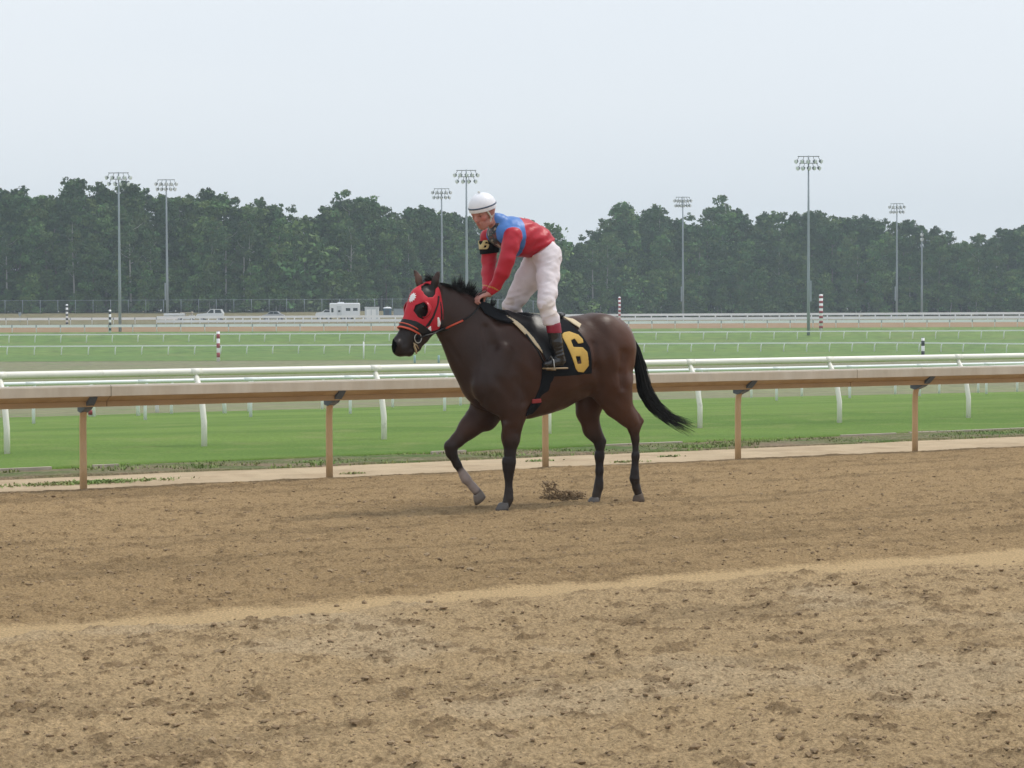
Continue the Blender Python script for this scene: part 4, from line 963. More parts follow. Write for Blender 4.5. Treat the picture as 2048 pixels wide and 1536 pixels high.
# hollows and muscle lines
HB.chain([C(1158, 772, .335, 12, .025), C(1186, 745, .33, 14, .03)], .06, True)
HB.chain([C(948, 770, .10, 3, .02), C(962, 806, .085, 3.5, .02), C(980, 832, .07, 3, .02)], .030, True)       # fold between breast and shoulder
HB.chain([C(975, 655, .155, 4, .02), C(985, 690, .205, 5, .025), C(972, 730, .24, 4, .025)], .05, True)       # front edge of the shoulder blade
HB.chain([C(1046, 700, .285, 5, .03), C(1054, 760, .285, 6, .03), C(1050, 800, .245, 5, .03)], .045, True)
HB.chain([C(893, 684, .070, 3, .012), C(914, 716, .105, 3.5, .015), C(938, 760, .155, 4, .015)], .035, True)     # jugular groove
HB.chain([C(1014, 760, .205, 22, .05), C(1034, 795, .185, 16, .045)], .03)                                          # triceps
HB.chain([C(1010, 700, .215, 16, .04), C(1000, 745, .215, 15, .04)], .035)
HB.chain([C(1216, 715, .245, 22, .04), C(1236, 765, .225, 18, .04)], .035)                                          # thigh
HB.chain([C(1013, 850, .175, 9, .022), C(1016, 880, .16, 7, .018)], .02); HB.chain([C(1247, 815, .18, 8, .02), C(1262, 838, .165, 5, .014)], .02)        # behind the shoulder
HB.chain([C(1190, 690, .30, 5, .03), C(1196, 735, .30, 6, .03), C(1205, 775, .27, 5, .03)], .05, True)        # in front of the thigh
HB.chain([C(1250, 705, .285, 4, .02), C(1246, 745, .285, 4.5, .02), C(1246, 775, .27, 3, .02)], .05, True)         # ham line

gx = lambda a, b, h: np.arange(a, b + h, h, dtype=np.float32)
def muscle(D, xs, ys, zs):
    X, Y, Z = np.broadcast_arrays(xs[:, None, None], ys[None, :, None], zs[None, None, :]); o = np.zeros_like(D); k = (np.abs(D) < .05) & (Z > .45) & (X < .75)
    x, y, z = X[k].astype(float), Y[k].astype(float), Z[k].astype(float)
    o[k] = ((vnoise(x * 5 + z * 2.2, z * 4 - x * 1.5 + y * 2, 77) - .5) * .024 + (vnoise(x * 12 - z * 5, z * 9 + y * 6, 78) - .5) * .009) * np.minimum(1, np.abs(y) * 9); return o
def horse():
    h = .0105; xs, ys, zs = gx(-1.15, 1.55, h), gx(-.40, .40, h), gx(-.02, 2.15, h)
    D = HB.grid(xs, ys, zs); D[:, :, :] += muscle(D, xs, ys, zs); V, F = nets(D, xs, ys, zs); V = relax(V, F, 1, .35)
    # coat: dark bay with near black points
    bay = np.array([.052, .021, .012]); dark = np.array([.016, .012, .012]); red = np.array([.105, .040, .020])
    x, y, z = V.T; Cc = np.tile(bay, (len(V), 1))
    n_ = fbm(x * 3 + 5, z * 3 + y, 1.0, 3, 3)
    q = sstep(-.35, -.75, x) * sstep(.55, .9, z); Cc = Cc * (1 - .8 * q[:, None]) + red * .8 * q[:, None]
    q = sstep(.25, .75, x) * sstep(.55, 1.0, z); Cc = Cc * (1 - .55 * q[:, None]) + (dark * 1.7) * .55 * q[:, None]
    q = sstep(.75, .50, z + .06 * n_); Cc = Cc * (1 - .92 * q[:, None]) + dark * .92 * q[:, None]
    mz = np.array(h2b(HT(806, 690, 0))); q = sstep(.22, .10, np.sqrt((x - mz[0]) ** 2 + (z - mz[2]) ** 2)); Cc = Cc * (1 - .85 * q[:, None]) + dark * .85 * q[:, None]
    s0 = np.array(H(936, 962, -.13)); q = sstep(.15, .10, np.sqrt((x - s0[0]) ** 2 + (z - s0[2]) ** 2)) * (y < 0); Cc = Cc * (1 - .8 * q[:, None]) + np.array([.42, .34, .31]) * .8 * q[:, None]
    e0 = np.array(h2b(HT(836, 556, -.066))); q = sstep(.07, .03, np.sqrt((x - e0[0]) ** 2 + (z - e0[2]) ** 2)) * (z > 1.85); Cc = Cc * (1 - .4 * q[:, None]) + np.array([.22, .13, .10]) * .4 * q[:, None]
    for (a_, b_) in ((844, 620), (860, 590)):
        p_ = np.array(h2b(HT(a_, b_, .07))); q = sstep(.15, .08, np.sqrt(((V - p_) ** 2).sum(1)) ); Cc = Cc * (1 - .9 * q[:, None]) + dark * .5 * .9 * q[:, None]
    du = sstep(.26, .02, z) * .16; Cc = Cc * (1 - du[:, None]) + np.array([.16, .115, .075]) * du[:, None]
    Cc *= (.75 + .5 * n_)[:, None]
    root = empty('horse', HO, HRZ, 'dark bay racehorse walking left on the dirt track under the rider', 'horse')
    mk('body', V, F, M['coat'], root, True, Cc)
    for sg in (1, -1):
        e = h2b(HT(846, 614, .085 * sg)); mb = MB(); mb.tube([(e[0] - .018, e[1], e[2]), (e[0] - .009, e[1], e[2]), (e[0], e[1], e[2]), (e[0] + .009, e[1], e[2]), (e[0] + .018, e[1], e[2])], [.004, .015, .018, .015, .004], 12); mb.build('eye', M['eye'], root, True)
    # hooves
    def hoof(cx, cy, y, ang, toe=12.5, col='hoof'):
        c = Vector(H(cx, cy, y)); mb = MB(); Vv = []; Ff = []; n = 18
        for i, (hz2, r, fx) in enumerate(((0, .060, .022), (.03, .056, .014), (.062, .048, .004), (.074, .040, .0))):
            for k in range(n):
                t = 2 * math.pi * k / n; rx = r * (1.12 if math.cos(t) > 0 else .86); p = Vector((math.cos(t) * rx + fx, math.sin(t) * r * .92, hz2))
                Vv.append(c + Matrix.Rotation(ang, 3, 'Y') @ p)
        for i in range(3):
            for k in range(n): Ff.append([i * n + k, i * n + (k + 1) % n, (i + 1) * n + (k + 1) % n, (i + 1) * n + k])
        Ff.append(list(range(n))[::-1]); Ff.append([3 * n + k for k in range(n)]); mb.add(Vv, Ff); return mb.build('hoof', M[col], root, True)
    hoof(1009, 1022.5, .13, 0, col='hoof_grey')
    hoof(965, 996, -.13, R(42))
    hoof(1282, 1003, .14, R(20), col='hoof_mud')
    hoof(1190.5, 1011, -.135, 0, col='hoof_grey')
    return root
M['coat'] = mat('coat', (1, 1, 1), .40, .16, 7.0, attr=True, spec=.26, bump=.002, bscale=50)
M['eye'] = mat('eye', (.01, .008, .006), .08, 0)
M['hoof'] = mat('hoof', (.16, .13, .11), .6, .15, 20); M['hoof_grey'] = mat('hoof_grey', (.105, .092, .085), .6, .15, 20); M['hoof_mud'] = mat('hoof_mud', (.10, .072, .052), .8, .2, 20)
M['hair'] = mat('hair', (.008, .0075, .008), .5, .2, 30, spec=.25)
HORSE = horse()
def strands(name, roots, dirs, lens, droop, w, m, parent, seg=7, curl=.15, waves=None):
    """tapered hair strands as three sided tubes"""
    n = len(roots); P = np.array(roots, float); d = np.array(dirs, float); L = np.asarray(lens)[:, None] / seg
    rings = []; tri = [(math.cos(a), math.sin(a)) for a in (0, 2.09, 4.19)]
    for i in range(seg + 1):
        dn = d / np.linalg.norm(d, axis=1)[:, None]; s = np.cross(dn, [0, 1, 0.3]); s /= np.linalg.norm(s, axis=1)[:, None]; b = np.cross(dn, s)
        ww = np.asarray(w)[:, None] * (1 - (i / seg) ** 1.5 * .93)
        rings.append(np.stack([P + s * ww * c + b * ww * q for c, q in tri], 1))
        P = P + dn * L; dr = droop(P, i / seg) if callable(droop) else np.array(droop)
        d = dn + dr / seg * 3 + RNG.normal(0, curl / seg * 3, (n, 3))
    V = np.stack(rings, 1).reshape(-1, 3); base = (np.arange(n) * 3 * (seg + 1))[:, None]; F = []
    for i in range(seg):
        for k in range(3): F.append(base + np.array([[i * 3 + k, i * 3 + (k + 1) % 3, (i + 1) * 3 + (k + 1) % 3, (i + 1) * 3 + k]]))
    return mk(name, V, np.concatenate(F), m, parent, True)
# tail: a dense core of strands that follows the swung curve
def tail():
    path = [H(*p) for p in ((1258, 668, .02), (1272, 700, .02), (1281, 740, .02), (1289, 780, .0), (1308, 812, -.02), (1340, 838, -.05), (1392, 862, -.08))]
    path = np.array(path); tt = np.linspace(0, 1, len(path)); rad = np.array([.022, .040, .058, .070, .070, .062, .085]); n = 760
    off = RNG.normal(0, 1, (n, 3)); off /= np.linalg.norm(off, axis=1)[:, None]; off *= RNG.uniform(0, 1, (n, 1)) ** .5; ends = RNG.uniform(.62, 1.0, n); starts = np.where(RNG.uniform(0, 1, n) < .5, 0, RNG.uniform(0, .45, n)); seg = 16
    ph = RNG.uniform(0, 6.28, n); rings = []; w0 = RNG.uniform(.0020, .0042, n)
    for i in range(seg + 1):
        t = starts + (ends - starts) * i / seg; c = np.stack([np.interp(t, tt, path[:, a]) for a in range(3)], -1); r = np.interp(t, tt, rad)[:, None]
        c = c + off * r * np.array([1, .75, 1]) + np.stack([np.sin(ph + t * 7), np.cos(ph * 1.7 + t * 6), np.sin(ph * 2.3 + t * 8)], -1) * .010 * (t[:, None] + .2)
        c[:, 2] += .05 * np.clip(t - .8, 0, 1) * off[:, 2]
        ww = (w0 * (1 - (i / seg) ** 3 * .9))[:, None]
        rings.append(np.stack([c + np.array([0, ww_ := 0, 0]) + np.concatenate([ww * a, ww * b * .6, ww * b], 1) for a, b in ((1, 0), (-.5, .87), (-.5, -.87))], 1))
    V = np.stack(rings, 1).reshape(-1, 3); base = (np.arange(n) * 3 * (seg + 1))[:, None]; F = []
    for i in range(seg):
        for k in range(3): F.append(base + np.array([[i * 3 + k, i * 3 + (k + 1) % 3, (i + 1) * 3 + (k + 1) % 3, (i + 1) * 3 + k]]))
    mk('tail', V, np.concatenate(F), M['hair'], HORSE, True)
tail()
def mane():
    crest = [(868, 563), (885, 569), (905, 577), (925, 589), (945, 602), (965, 613), (985, 622)]
    cp = np.array([H(a, b, 0) for a, b in crest]); tt = np.linspace(0, 1, len(cp)); nt = 46; per = 34
    tc_ = np.sort(RNG.uniform(0, 1, nt)); upt = RNG.uniform(0, 1, nt) < np.interp(tc_, [0, .3, .5, .75, 1], [.0, .2, .75, .45, .1]); sd1 = np.where(RNG.uniform(0, 1, nt) < .45, 1, -1)
    du = np.stack([RNG.normal(-.30, .22, nt), RNG.normal(-.05, .35, nt), RNG.uniform(.75, 1.05, nt)], -1); dd = np.stack([RNG.normal(-.75, .15, nt), sd1 * RNG.uniform(.35, .8, nt), RNG.uniform(.0, .28, nt)], -1)
    dt_ = np.where(upt[:, None], du, dd); lt = np.where(upt, RNG.uniform(.09, .19, nt), RNG.uniform(.10, .18, nt))
    k = np.repeat(np.arange(nt), per); t = np.clip(tc_[k] + RNG.normal(0, .018, len(k)), 0, 1); up = upt[k]
    rt = np.stack([np.interp(t, tt, cp[:, a]) for a in range(3)], -1); rt[:, 1] = RNG.normal(0, .012, len(t)); rt[:, 2] -= .014
    d = dt_[k] + RNG.normal(0, .10, (len(k), 3)); ln = lt[k] * RNG.uniform(.65, 1.05, len(k)); tip = (cp[0] * 0 + np.stack([np.interp(tc_, tt, cp[:, a]) for a in range(3)], -1) + dt_ / np.linalg.norm(dt_, axis=1)[:, None] * lt[:, None])[k]
    def dr(P, s):
        pull = (tip - P); pull /= np.maximum(np.linalg.norm(pull, axis=1), .02)[:, None]
        return np.where(up[:, None], np.array([[-.22, 0, -.05]]), np.array([[-.1, 0, -.55]])) + pull * .5
    strands('mane', rt, d, ln, dr, RNG.uniform(.0020, .0038, len(t)), M['hair'], HORSE, 7, .10)
    rt = np.array([h2b(HT(862, 561, 0))] * 90) + RNG.normal(0, .01, (90, 3)); d = np.stack([RNG.normal(.5, .4, 90), RNG.normal(0, .3, 90), RNG.uniform(.1, .8, 90)], -1)
    strands('forelock', rt, d, RNG.uniform(.05, .10, 90), (0, 0, -.3), RNG.uniform(.002, .0035, 90), M['hair'], HORSE, 6, .2)
mane()

# ------------------------------------------------------------------ tack: shells over the horse, cut to outlines
def shell(name, m, poly, y, off, parent, box, h=.005, field=None, thick=.012, PGF=None, extra=None, sm=1, holes=(), col=None):
    """shell of thickness `off` over the body, cut to the outline poly (photo pixels read on the plane y)"""
    f = field or HB; PGF = PGF or (PGT if f is HN else PG); P2 = PGF(poly, y); a = np.array(P2); m_ = .02
    xs = gx(a[:, 0].min() - m_, a[:, 0].max() + m_, h); zs = gx(a[:, 1].min() - m_, a[:, 1].max() + m_, h); ys = gx(box[0], box[1], h)
    D = f.grid(xs, ys, zs); reg = polysd(P2, xs[:, None], zs[None, :])[:, None, :].astype(np.float32)
    S = np.maximum(np.maximum(D - off, -(D + thick - off)), reg)
    for hp, hy in holes: S = np.maximum(S, -polysd(PGF(hp, hy), xs[:, None], zs[None, :])[:, None, :].astype(np.float32))
    if extra is not None: S = extra(S, xs[:, None, None], ys[None, :, None], zs[None, None, :])
    V, F = nets(S.astype(np.float32), xs, ys, zs); V = relax(V, F, sm, .4)
    o = mk(name, V, F, m, None, True, col(V) if col else None); 
    if parent is not None: o.parent = parent
    return o
def at_head(o):
    o.location = TO; o.rotation_euler = (0, 0, TRZ); return o
def at_horse(o):
    o.location = HO; o.rotation_euler = (0, 0, HRZ); return o
M['hood_red'] = mat('hood_red', (1, 1, 1), .55, .07, 12, attr=True, bump=.001, bscale=90, spec=.3)
M['black_leather'] = mat('black_leather', (.010, .010, .012), .36, .15, 14, bump=.0010, bscale=40, spec=.3)
M['black_cloth'] = mat('black_cloth', (.009, .010, .013), .8, .15, 20, bump=.002, bscale=30, spec=.12)
M['patch_white'] = mat('patch_white', (.78, .78, .78), .7, .06, 20)
M['orange_band'] = mat('orange_band', (.55, .075, .035), .55, .08, 20)
M['ring_metal'] = mat('ring_metal', (.42, .41, .38), .3, .1, 10, metal=.7)
M['cream'] = mat('cream', (.66, .55, .37), .75, .10, 18, bump=.001, bscale=60)
M['gold_yellow'] = mat('gold_yellow', (.62, .40, .085), .65, .10, 18, bump=.0008, bscale=60)
M['tongue_tie'] = mat('tongue_tie', (.42, .32, .19), .8, .15, 20)
M['cup_red'] = mat('cup_red', (.46, .020, .035), .28, .05, 10)
# racing hood
def c7(*p): return [(760 + a / 8.08, 530 + b / 8.08) for a, b in p]
hood_out = c7((560, 400), (640, 300), (760, 240), (850, 235), (900, 250), (945, 380), (985, 560), (1005, 760), (1000, 960), (960, 1040), (850, 1100), (740, 1085), (735, 1015), (560, 935), (380, 880), (395, 700), (430, 560))
hood_out = [(a - (9 if i in (0, 15, 16, 14) else 0), b - (8 if i in (1, 2, 3) else 0)) for i, (a, b) in enumerate(hood_out)]
def ell(cx_, cy_, rx, ry, n=20): return [(cx_ + rx * math.cos(2 * math.pi * i / n), cy_ + ry * math.sin(2 * math.pi * i / n)) for i in range(n)]
ear_hole = c7((715, 400), (745, 345), (850, 290), (905, 380), (880, 470), (830, 520), (760, 525), (725, 480)); eye_hole = c7((600, 740), (625, 650), (700, 598), (760, 660), (775, 760), (745, 840), (705, 878), (640, 840))
hood = at_head(empty('racing_hood', label='bright red racing hood with eye cups and a white star on the horse head', cat='racing hood'))
def hood_col(V): return np.tile(np.array([.50, .022, .038]), (len(V), 1))
shell('hood_cloth', M['hood_red'], hood_out, .07, .011, hood, (-.16, .16), .0048, field=HN, holes=((ear_hole, .085), (eye_hole, .095)), sm=2, col=hood_col)
def surf_y(x, z, f=None, y0=.36, y1=0.0):
    """outermost y of the body on the line (x, z)"""
    ys_ = np.linspace(y0, y1, 240); D = (f or HB).at(np.stack([np.full(240, x), ys_, np.full(240, z)], -1)); k = np.argmax(D < 0)
    return float(ys_[k]) if D[k] < 0 else 0.0
# star on the forehead: starburst shell facing forward
sc0 = HT(833, 595.5, .0)
def star_shape(n=12, r0=.034, r1=.023):
    return [((r0 if i % 2 == 0 else r1) * math.cos(math.pi * i / n), (r0 if i % 2 == 0 else r1) * 1.25 * math.sin(math.pi * i / n)) for i in range(2 * n)]
def front_x(y, z):
    xs_ = np.linspace(.6, -.1, 500); D = HN.at(np.stack([xs_, np.full(500, y), np.full(500, z)], -1)); k = np.argmax(D < 0); return float(xs_[k])
def front_patch(name, m, outline, cy_, cz_, off, parent):
    cx_, czz = cy_, cz_; V = []; F = []; n = len(outline); rings = 4
    for r in range(rings + 1):
        for (a, b) in outline:
            yy = cy_ + a * r / rings; zz = cz_ + b * r / rings; V.append((front_x(yy, zz) + off, yy, zz))
    for r in range(rings):
        for k in range(n): F.append([r * n + k, r * n + (k + 1) % n, (r + 1) * n + (k + 1) % n, (r + 1) * n + k])
    o = MB().add(V, F).build(name, m, parent, True)
    md = o.modifiers.new('t', 'SOLIDIFY'); md.thickness = .002; return o
front_patch('star', M['patch_white'], star_shape(), .012, sc0[2], .021, hood)
# eye cups: half shells standing off behind each eye hole
for sg in (1, -1):
    e = HT(850, 619, .10); F_ = Field(); F_.chain([(e[0] + .0, .088 * sg, e[2], .056, .052)], .01)
    def cup(S, X, Y, Z, e=e, sg=sg):
        d = np.sqrt((X - e[0]) ** 2 + ((Y - .092 * sg) * .92) ** 2 + ((Z - e[2]) * .86) ** 2)
        S = np.maximum(np.abs(d - .056) - .0045, (X - e[0]) * 1.0 - .010)             # rear half only
        return np.maximum(S, -(Y * sg - .06))
    xs = gx(e[0] - .08, e[0] + .08, .0042); ys = gx(min(.04 * sg, .16 * sg), max(.04 * sg, .16 * sg), .0042); zs = gx(e[2] - .09, e[2] + .09, .0042)
    S = cup(None, xs[:, None, None], ys[None, :, None], zs[None, None, :]).astype(np.float32); V, F = nets(S, xs, ys, zs)
    mk('eye_cup', relax(V, F, 2, .4), F, M['cup_red'], hood, True)
shell('cheek_patch', M['patch_white'], c7((915, 850), (945, 845), (985, 940), (970, 1005), (940, 990)), .085, .0145, hood, (-.15, .15), .0035, field=HN)
shell('cheek_patch', M['patch_white'], c7((760, 1020), (800, 985), (835, 1060), (815, 1090), (770, 1085)), .07, .0145, hood, (-.15, .15), .0035, field=HN)
# bridle
br = at_head(empty('bridle', label='black bridle with orange trimmed noseband and bit ring on the hooded horse head', cat='bridle'))
shell('noseband', M['black_leather'], [(803, 641), (806.5, 634.5), (828, 642), (851, 657), (862, 664), (862, 673), (838, 667), (815, 655), (799, 650)], .05, .015, br, (-.12, .12), .004, field=HN)
shell('noseband_trim', M['orange_band'], [(799, 651), (801, 648.5), (818, 655.5), (837, 667), (835.5, 669.5), (816, 659)], .055, .017, br, (-.12, .12), .0032, field=HN)
shell('noseband_trim', M['orange_band'], [(804, 643), (806, 641.8), (818, 647.5), (833, 658), (831, 659.5), (817, 650)], .055, .0175, br, (-.12, .12), .0032, field=HN)
shell('cheek_strap', M['black_leather'], c7((915, 495), (945, 500), (925, 610), (860, 830), (790, 985), (730, 1015), (735, 990), (820, 840), (890, 640)), .085, .017, br, (-.14, .14), .004, field=HN)
shell('throat_strap', M['black_leather'], c7((960, 590), (990, 590), (1015, 760), (1030, 950), (1020, 1060), (985, 1060), (990, 950), (975, 760)), .09, .012, br, (-.16, .16), .004, field=HN)
shell('chin_strap', M['black_leather'], c7((700, 1090), (1040, 1020), (1060, 1055), (900, 1110), (760, 1165), (700, 1160)), .05, .012, br, (-.14, .14), .004, field=HN)
def ring(c, nrm, r, w, m, name, parent, sx=1.0):
    nrm = Vector(nrm).normalized(); a = Vector((0, 0, 1)); e1 = (a - nrm * a.dot(nrm)).normalized(); e2 = nrm.cross(e1); pts = [Vector(c) + e1 * (r * math.cos(t)) + e2 * (r * sx * math.sin(t)) for t in np.linspace(0, 2 * math.pi, 22)]
    return MB().tube(pts, w, 6).build(name, m, parent, True)
for sg in (1, -1):
    c = HT(836, 676.5, .068) if sg > 0 else tuple(np.array(HT(836, 676.5, .068)) * (1, -1, 1)); ring((c[0], c[1], c[2]), (.1, 1 * sg, 0), .039, .0046, M['ring_metal'], 'bit_ring', br, .9)
    ring((c[0] + .004, c[1] - .008 * sg, c[2]), (.1, 1 * sg, 0), .026, .009, M['black_leather'], 'bit_guard', br)
tp = [HT(829, 686, .058), HT(829, 693, .056), HT(832, 701, .05), HT(833, 708, .045)]; MB().tube(tp, [.006, .009, .010, .005], 8).build('tongue_tie', M['tongue_tie'], br, True)
MB().tube([HT(827, 686, .056), HT(833, 690, .056), HT(837, 697, .05)], [.004, .006, .004], 8).build('tongue_tie', M['tongue_tie'], br, True)
def on_neck(px, py, y=.1, off=.012):      # in the head frame
    p = H(px, py, y); 
    for _ in range(3):
        yy = surf_y(p[0], p[2]) + off; p = H(px, py, yy)
    return b2h((p[0], yy, p[2]))
rp = [HT(838, 676, .075), HT(852, 671, .085), HT(868, 667, .09), on_neck(888, 657), on_neck(893, 656)]
MB().tube(rp, .0065, 8).build('rein', M['black_leather'], br, True)
MB().tube([on_neck(891, 657), on_neck(908, 649), on_neck(926, 641)], [.0085, .0085, .0085], 8).build('rein_grip', M['orange_band'], br, True)
MB().tube([on_neck(925, 641), on_neck(938, 634), on_neck(948, 626), on_neck(956, 616), b2h(H(961, 607, .085)), b2h(H(966, 602, .06))], .0065, 8).build('rein', M['black_leather'], br, True)
def mir(p):                    # to the horse's right side
    q = h2b(p); return b2h((q[0], -q[1], q[2]))
def mih(p): return (p[0], -p[1], p[2])
MB().tube([mih(HT(838, 676, .075)), mih(HT(868, 667, .09)), mir(on_neck(893, 656)), mir(on_neck(925, 641)), mir(on_neck(948, 626)), b2h((H(961, 607, .085)[0], -.08, H(961, 607, .085)[2])), b2h((H(966, 602, .06)[0], -.04, H(966, 602, .06)[2]))], .0065, 8).build('rein', M['black_leather'], br, True)
# saddle cloth with its number
def c4(*p): return [(960 + a / 4.452, 600 + b / 4.452) for a, b in p]
sc_ = at_horse(empty('saddle_cloth', label='black saddle cloth with a big yellow 6 hanging behind the rider boot', cat='saddle cloth'))
cloth_out = c4((470, 60), (700, 90), (790, 110), (850, 200), (905, 285), (965, 420), (993, 655), (900, 664), (800, 674), (640, 684), (600, 560), (540, 420), (470, 250))
M['number_cloth'] = M['black_cloth']
def cl_extra(S, X, Y, Z): return np.maximum(S, -(Z - .98))
shell('cloth', M['black_cloth'], cloth_out, .27, .012, sc_, (-.36, .36), .0065, sm=1)
def digit(outer, inner, y, off, name, m, parent, box, h=.0045):
    o = shell(name, m, outer, y, off, parent, box, h, holes=((inner, y),), sm=1); return o
six = c4((745, 335), (752, 305), (775, 288), (822, 279), (890, 308), (918, 350), (918, 382), (872, 390), (848, 345), (815, 360), (826, 418), (905, 420), (942, 462), (958, 585), (916, 645), (862, 640), (838, 615), (790, 470))
digit(six, c4((838, 502), (878, 502), (887, 566), (852, 569)), .28, .0165, 'number', M['gold_yellow'], sc_, (.12, .36))
# pale foam pad edge
pad = at_horse(empty('saddle_pad', label='cream saddle pad showing as a pale curved edge in front of the saddle', cat='saddle pad'))
shell('front_edge', M['cream'], c4((262, 135), (300, 120), (335, 150), (405, 240), (475, 335), (545, 470), (520, 478), (450, 385), (365, 270), (300, 185)), .20, .022, pad, (-.34, .34), .006)
shell('rear_edge', M['cream'], c4((775, 145), (850, 165), (890, 215), (860, 250), (825, 215)), .17, .018, pad, (-.34, .34), .006)
# saddle
sd_ = at_horse(empty('saddle', label='small black racing saddle under the standing rider', cat='saddle'))
flap = c4((330, 85), (420, 110), (520, 150), (600, 120), (690, 140), (690, 260), (660, 480), (640, 600), (590, 600), (575, 545), (535, 430), (480, 320), (410, 215), (350, 150))
shell('flap', M['black_leather'], flap, .27, .024, sd_, (-.37, .37), .0065, sm=2)
SF = Field(); SF.chain([C(1042, 632, 0, 6, .05), C(1060, 642, 0, 6, .07), C(1085, 641, 0, 7, .10), C(1112, 632, 0, 7, .10), C(1122, 629, 0, 5, .07)], .02)
xs, ys, zs = gx(-.3, .5, .008), gx(-.16, .16, .008), gx(1.4, 1.85, .008); V, F = nets(SF.grid(xs, ys, zs), xs, ys, zs); mk('seat', V, F, M['black_leather'], sd_, True)
shell('girth', M['black_cloth'], c4((535, 560), (645, 560), (640, 690), (612, 800), (560, 940), (520, 1020), (430, 1040), (490, 900), (525, 780), (535, 680)), .25, .010, sd_, (-.33, .33), .006)
shell('girth_buckle', M['red_paint'], c4((488, 885), (560, 878), (572, 915), (490, 925)), .27, .014, sd_, (.08, .33), .005)
yoke = [(957, 612), (966, 603), (984, 606), (1005, 612), (1028, 622), (1034, 632), (1026, 644), (1008, 645), (990, 640), (968, 628)]
shell('pommel_pad', M['black_cloth'], yoke, .08, .022, sd_, (-.20, .20), .006, sm=2)
for sg in (1, -1):
    a = H(1052, 668, .30 * 1); b_ = H(1075, 700, .325); c_ = H(1090, 731, .35)
    MB().tube([(p[0], p[1] * sg, p[2]) for p in (a, b_, c_)], .009, 6).build('stirrup_leather', M['black_leather'], sd_, True)
HORSE_BOX = None
# ------------------------------------------------------------------ the rider
M['skin'] = mat('skin', (1, 1, 1), .5, .06, 25, attr=True, spec=.3)
M['silks'] = mat('silks', (1, 1, 1), .42, .06, 14, attr=True, bump=.0012, bscale=45, spec=.3)
M['breeches'] = mat('breeches', (1, 1, 1), .7, .05, 16, attr=True, bump=.0012, bscale=50, spec=.2)
M['boot_black'] = mat('boot_black', (.012, .012, .014), .16, .1, 14, bump=.0012, bscale=22, spec=.6)
M['cuff_maroon'] = mat('cuff_maroon', (.26, .012, .035), .4, .08, 14)
M['helmet_white'] = mat('helmet_white', (.80, .81, .86), .35, .03, 10, bump=.0006, bscale=30)
M['navy'] = mat('navy', (.045, .075, .13), .5, .05, 10)
M['sole'] = mat('sole', (.30, .21, .11), .6, .1, 20)
M['patch_gold'] = mat('patch_gold', (.60, .50, .26), .6, .08, 20)
M['strap'] = mat('strap', (.62, .62, .56), .6, .08, 20)
HC = Vector(H(966, 421, 0)); HR = Matrix.Rotation(R(24), 3, 'Z') @ Matrix.Rotation(R(24), 3, 'Y'); HS = 1.10
def hp(x, y, z): p = HC + HR @ Vector((x * HS, y * HS, z * HS)); return (p.x, p.y, p.z)
def hq(x, y, z, r, w=None): p = hp(x, y, z); return (p[0], p[1], p[2], r * HS, (r if w is None else w) * HS)
person = empty('person', HO, HRZ, 'jockey in red and blue silks, white breeches and helmet standing in the stirrups', 'person')
TORSO = [(1003, 466, 0, 25, .15), (1020, 468, 0, 31, .165), (1042, 475, 0, 36, .165), (1070, 484, 0, 31, .145), (1086, 495, 0, 28, .145)]
NARM = [(1010, 461, .12, 17), (1026, 472, .18, 16), (1020, 494, .205, 15), (1014, 518, .215, 13.5), (1005, 545, .185, 12.5), (991, 572, .12, 10), (981, 586, .085, 7.4)]
FARM = [(990, 461, -.12, 17), (978, 474, -.175, 17), (979, 497, -.205, 15), (978, 520, -.215, 13), (977, 547, -.175, 12), (976, 572, -.105, 9.5), (973, 585, -.055, 7.4)]
NLEG = [(1088, 504, .07, 25), (1096, 520, .105, 24), (1096, 552, .17, 19.5), (1095, 586, .24, 16.5), (1092, 611, .285, 15), (1100, 634, .325, 14), (1107, 652, .34, 12), (1112, 685, .345, 11), (1118, 710, .35, 9)]
FLEG = [(1080, 508, -.07, 27), (1076, 523, -.105, 27), (1055, 558, -.16, 23.5), (1036, 592, -.22, 18.5), (1024, 614, -.265, 16), (1036, 640, -.315, 13.5), (1044, 665, -.335, 12), (1050, 690, -.34, 11), (1054, 705, -.345, 9)]
def ch(F_, L, k, add=0.0, mul=1.0, i0=0, i1=None):
    F_.chain([C(p[0], p[1], p[2], p[3] * mul + add, (p[4] * mul + add * SS) if len(p) > 4 else None) for p in L[i0:i1]], k)
BF = Field()
ch(BF, TORSO, .04, -3); ch(BF, NARM, .03, -3.2, 1, 1, 6); ch(BF, FARM, .03, -3.2, 1, 1, 6); ch(BF, NLEG, .03, -3.5); ch(BF, FLEG, .03, -3.5)
BF.chain([C(1120, 724, .35, 7), C(1095, 729, .365, 5, .03)], .02); BF.chain([C(1056, 722, -.345, 7), C(1030, 727, -.36, 5, .03)], .02)
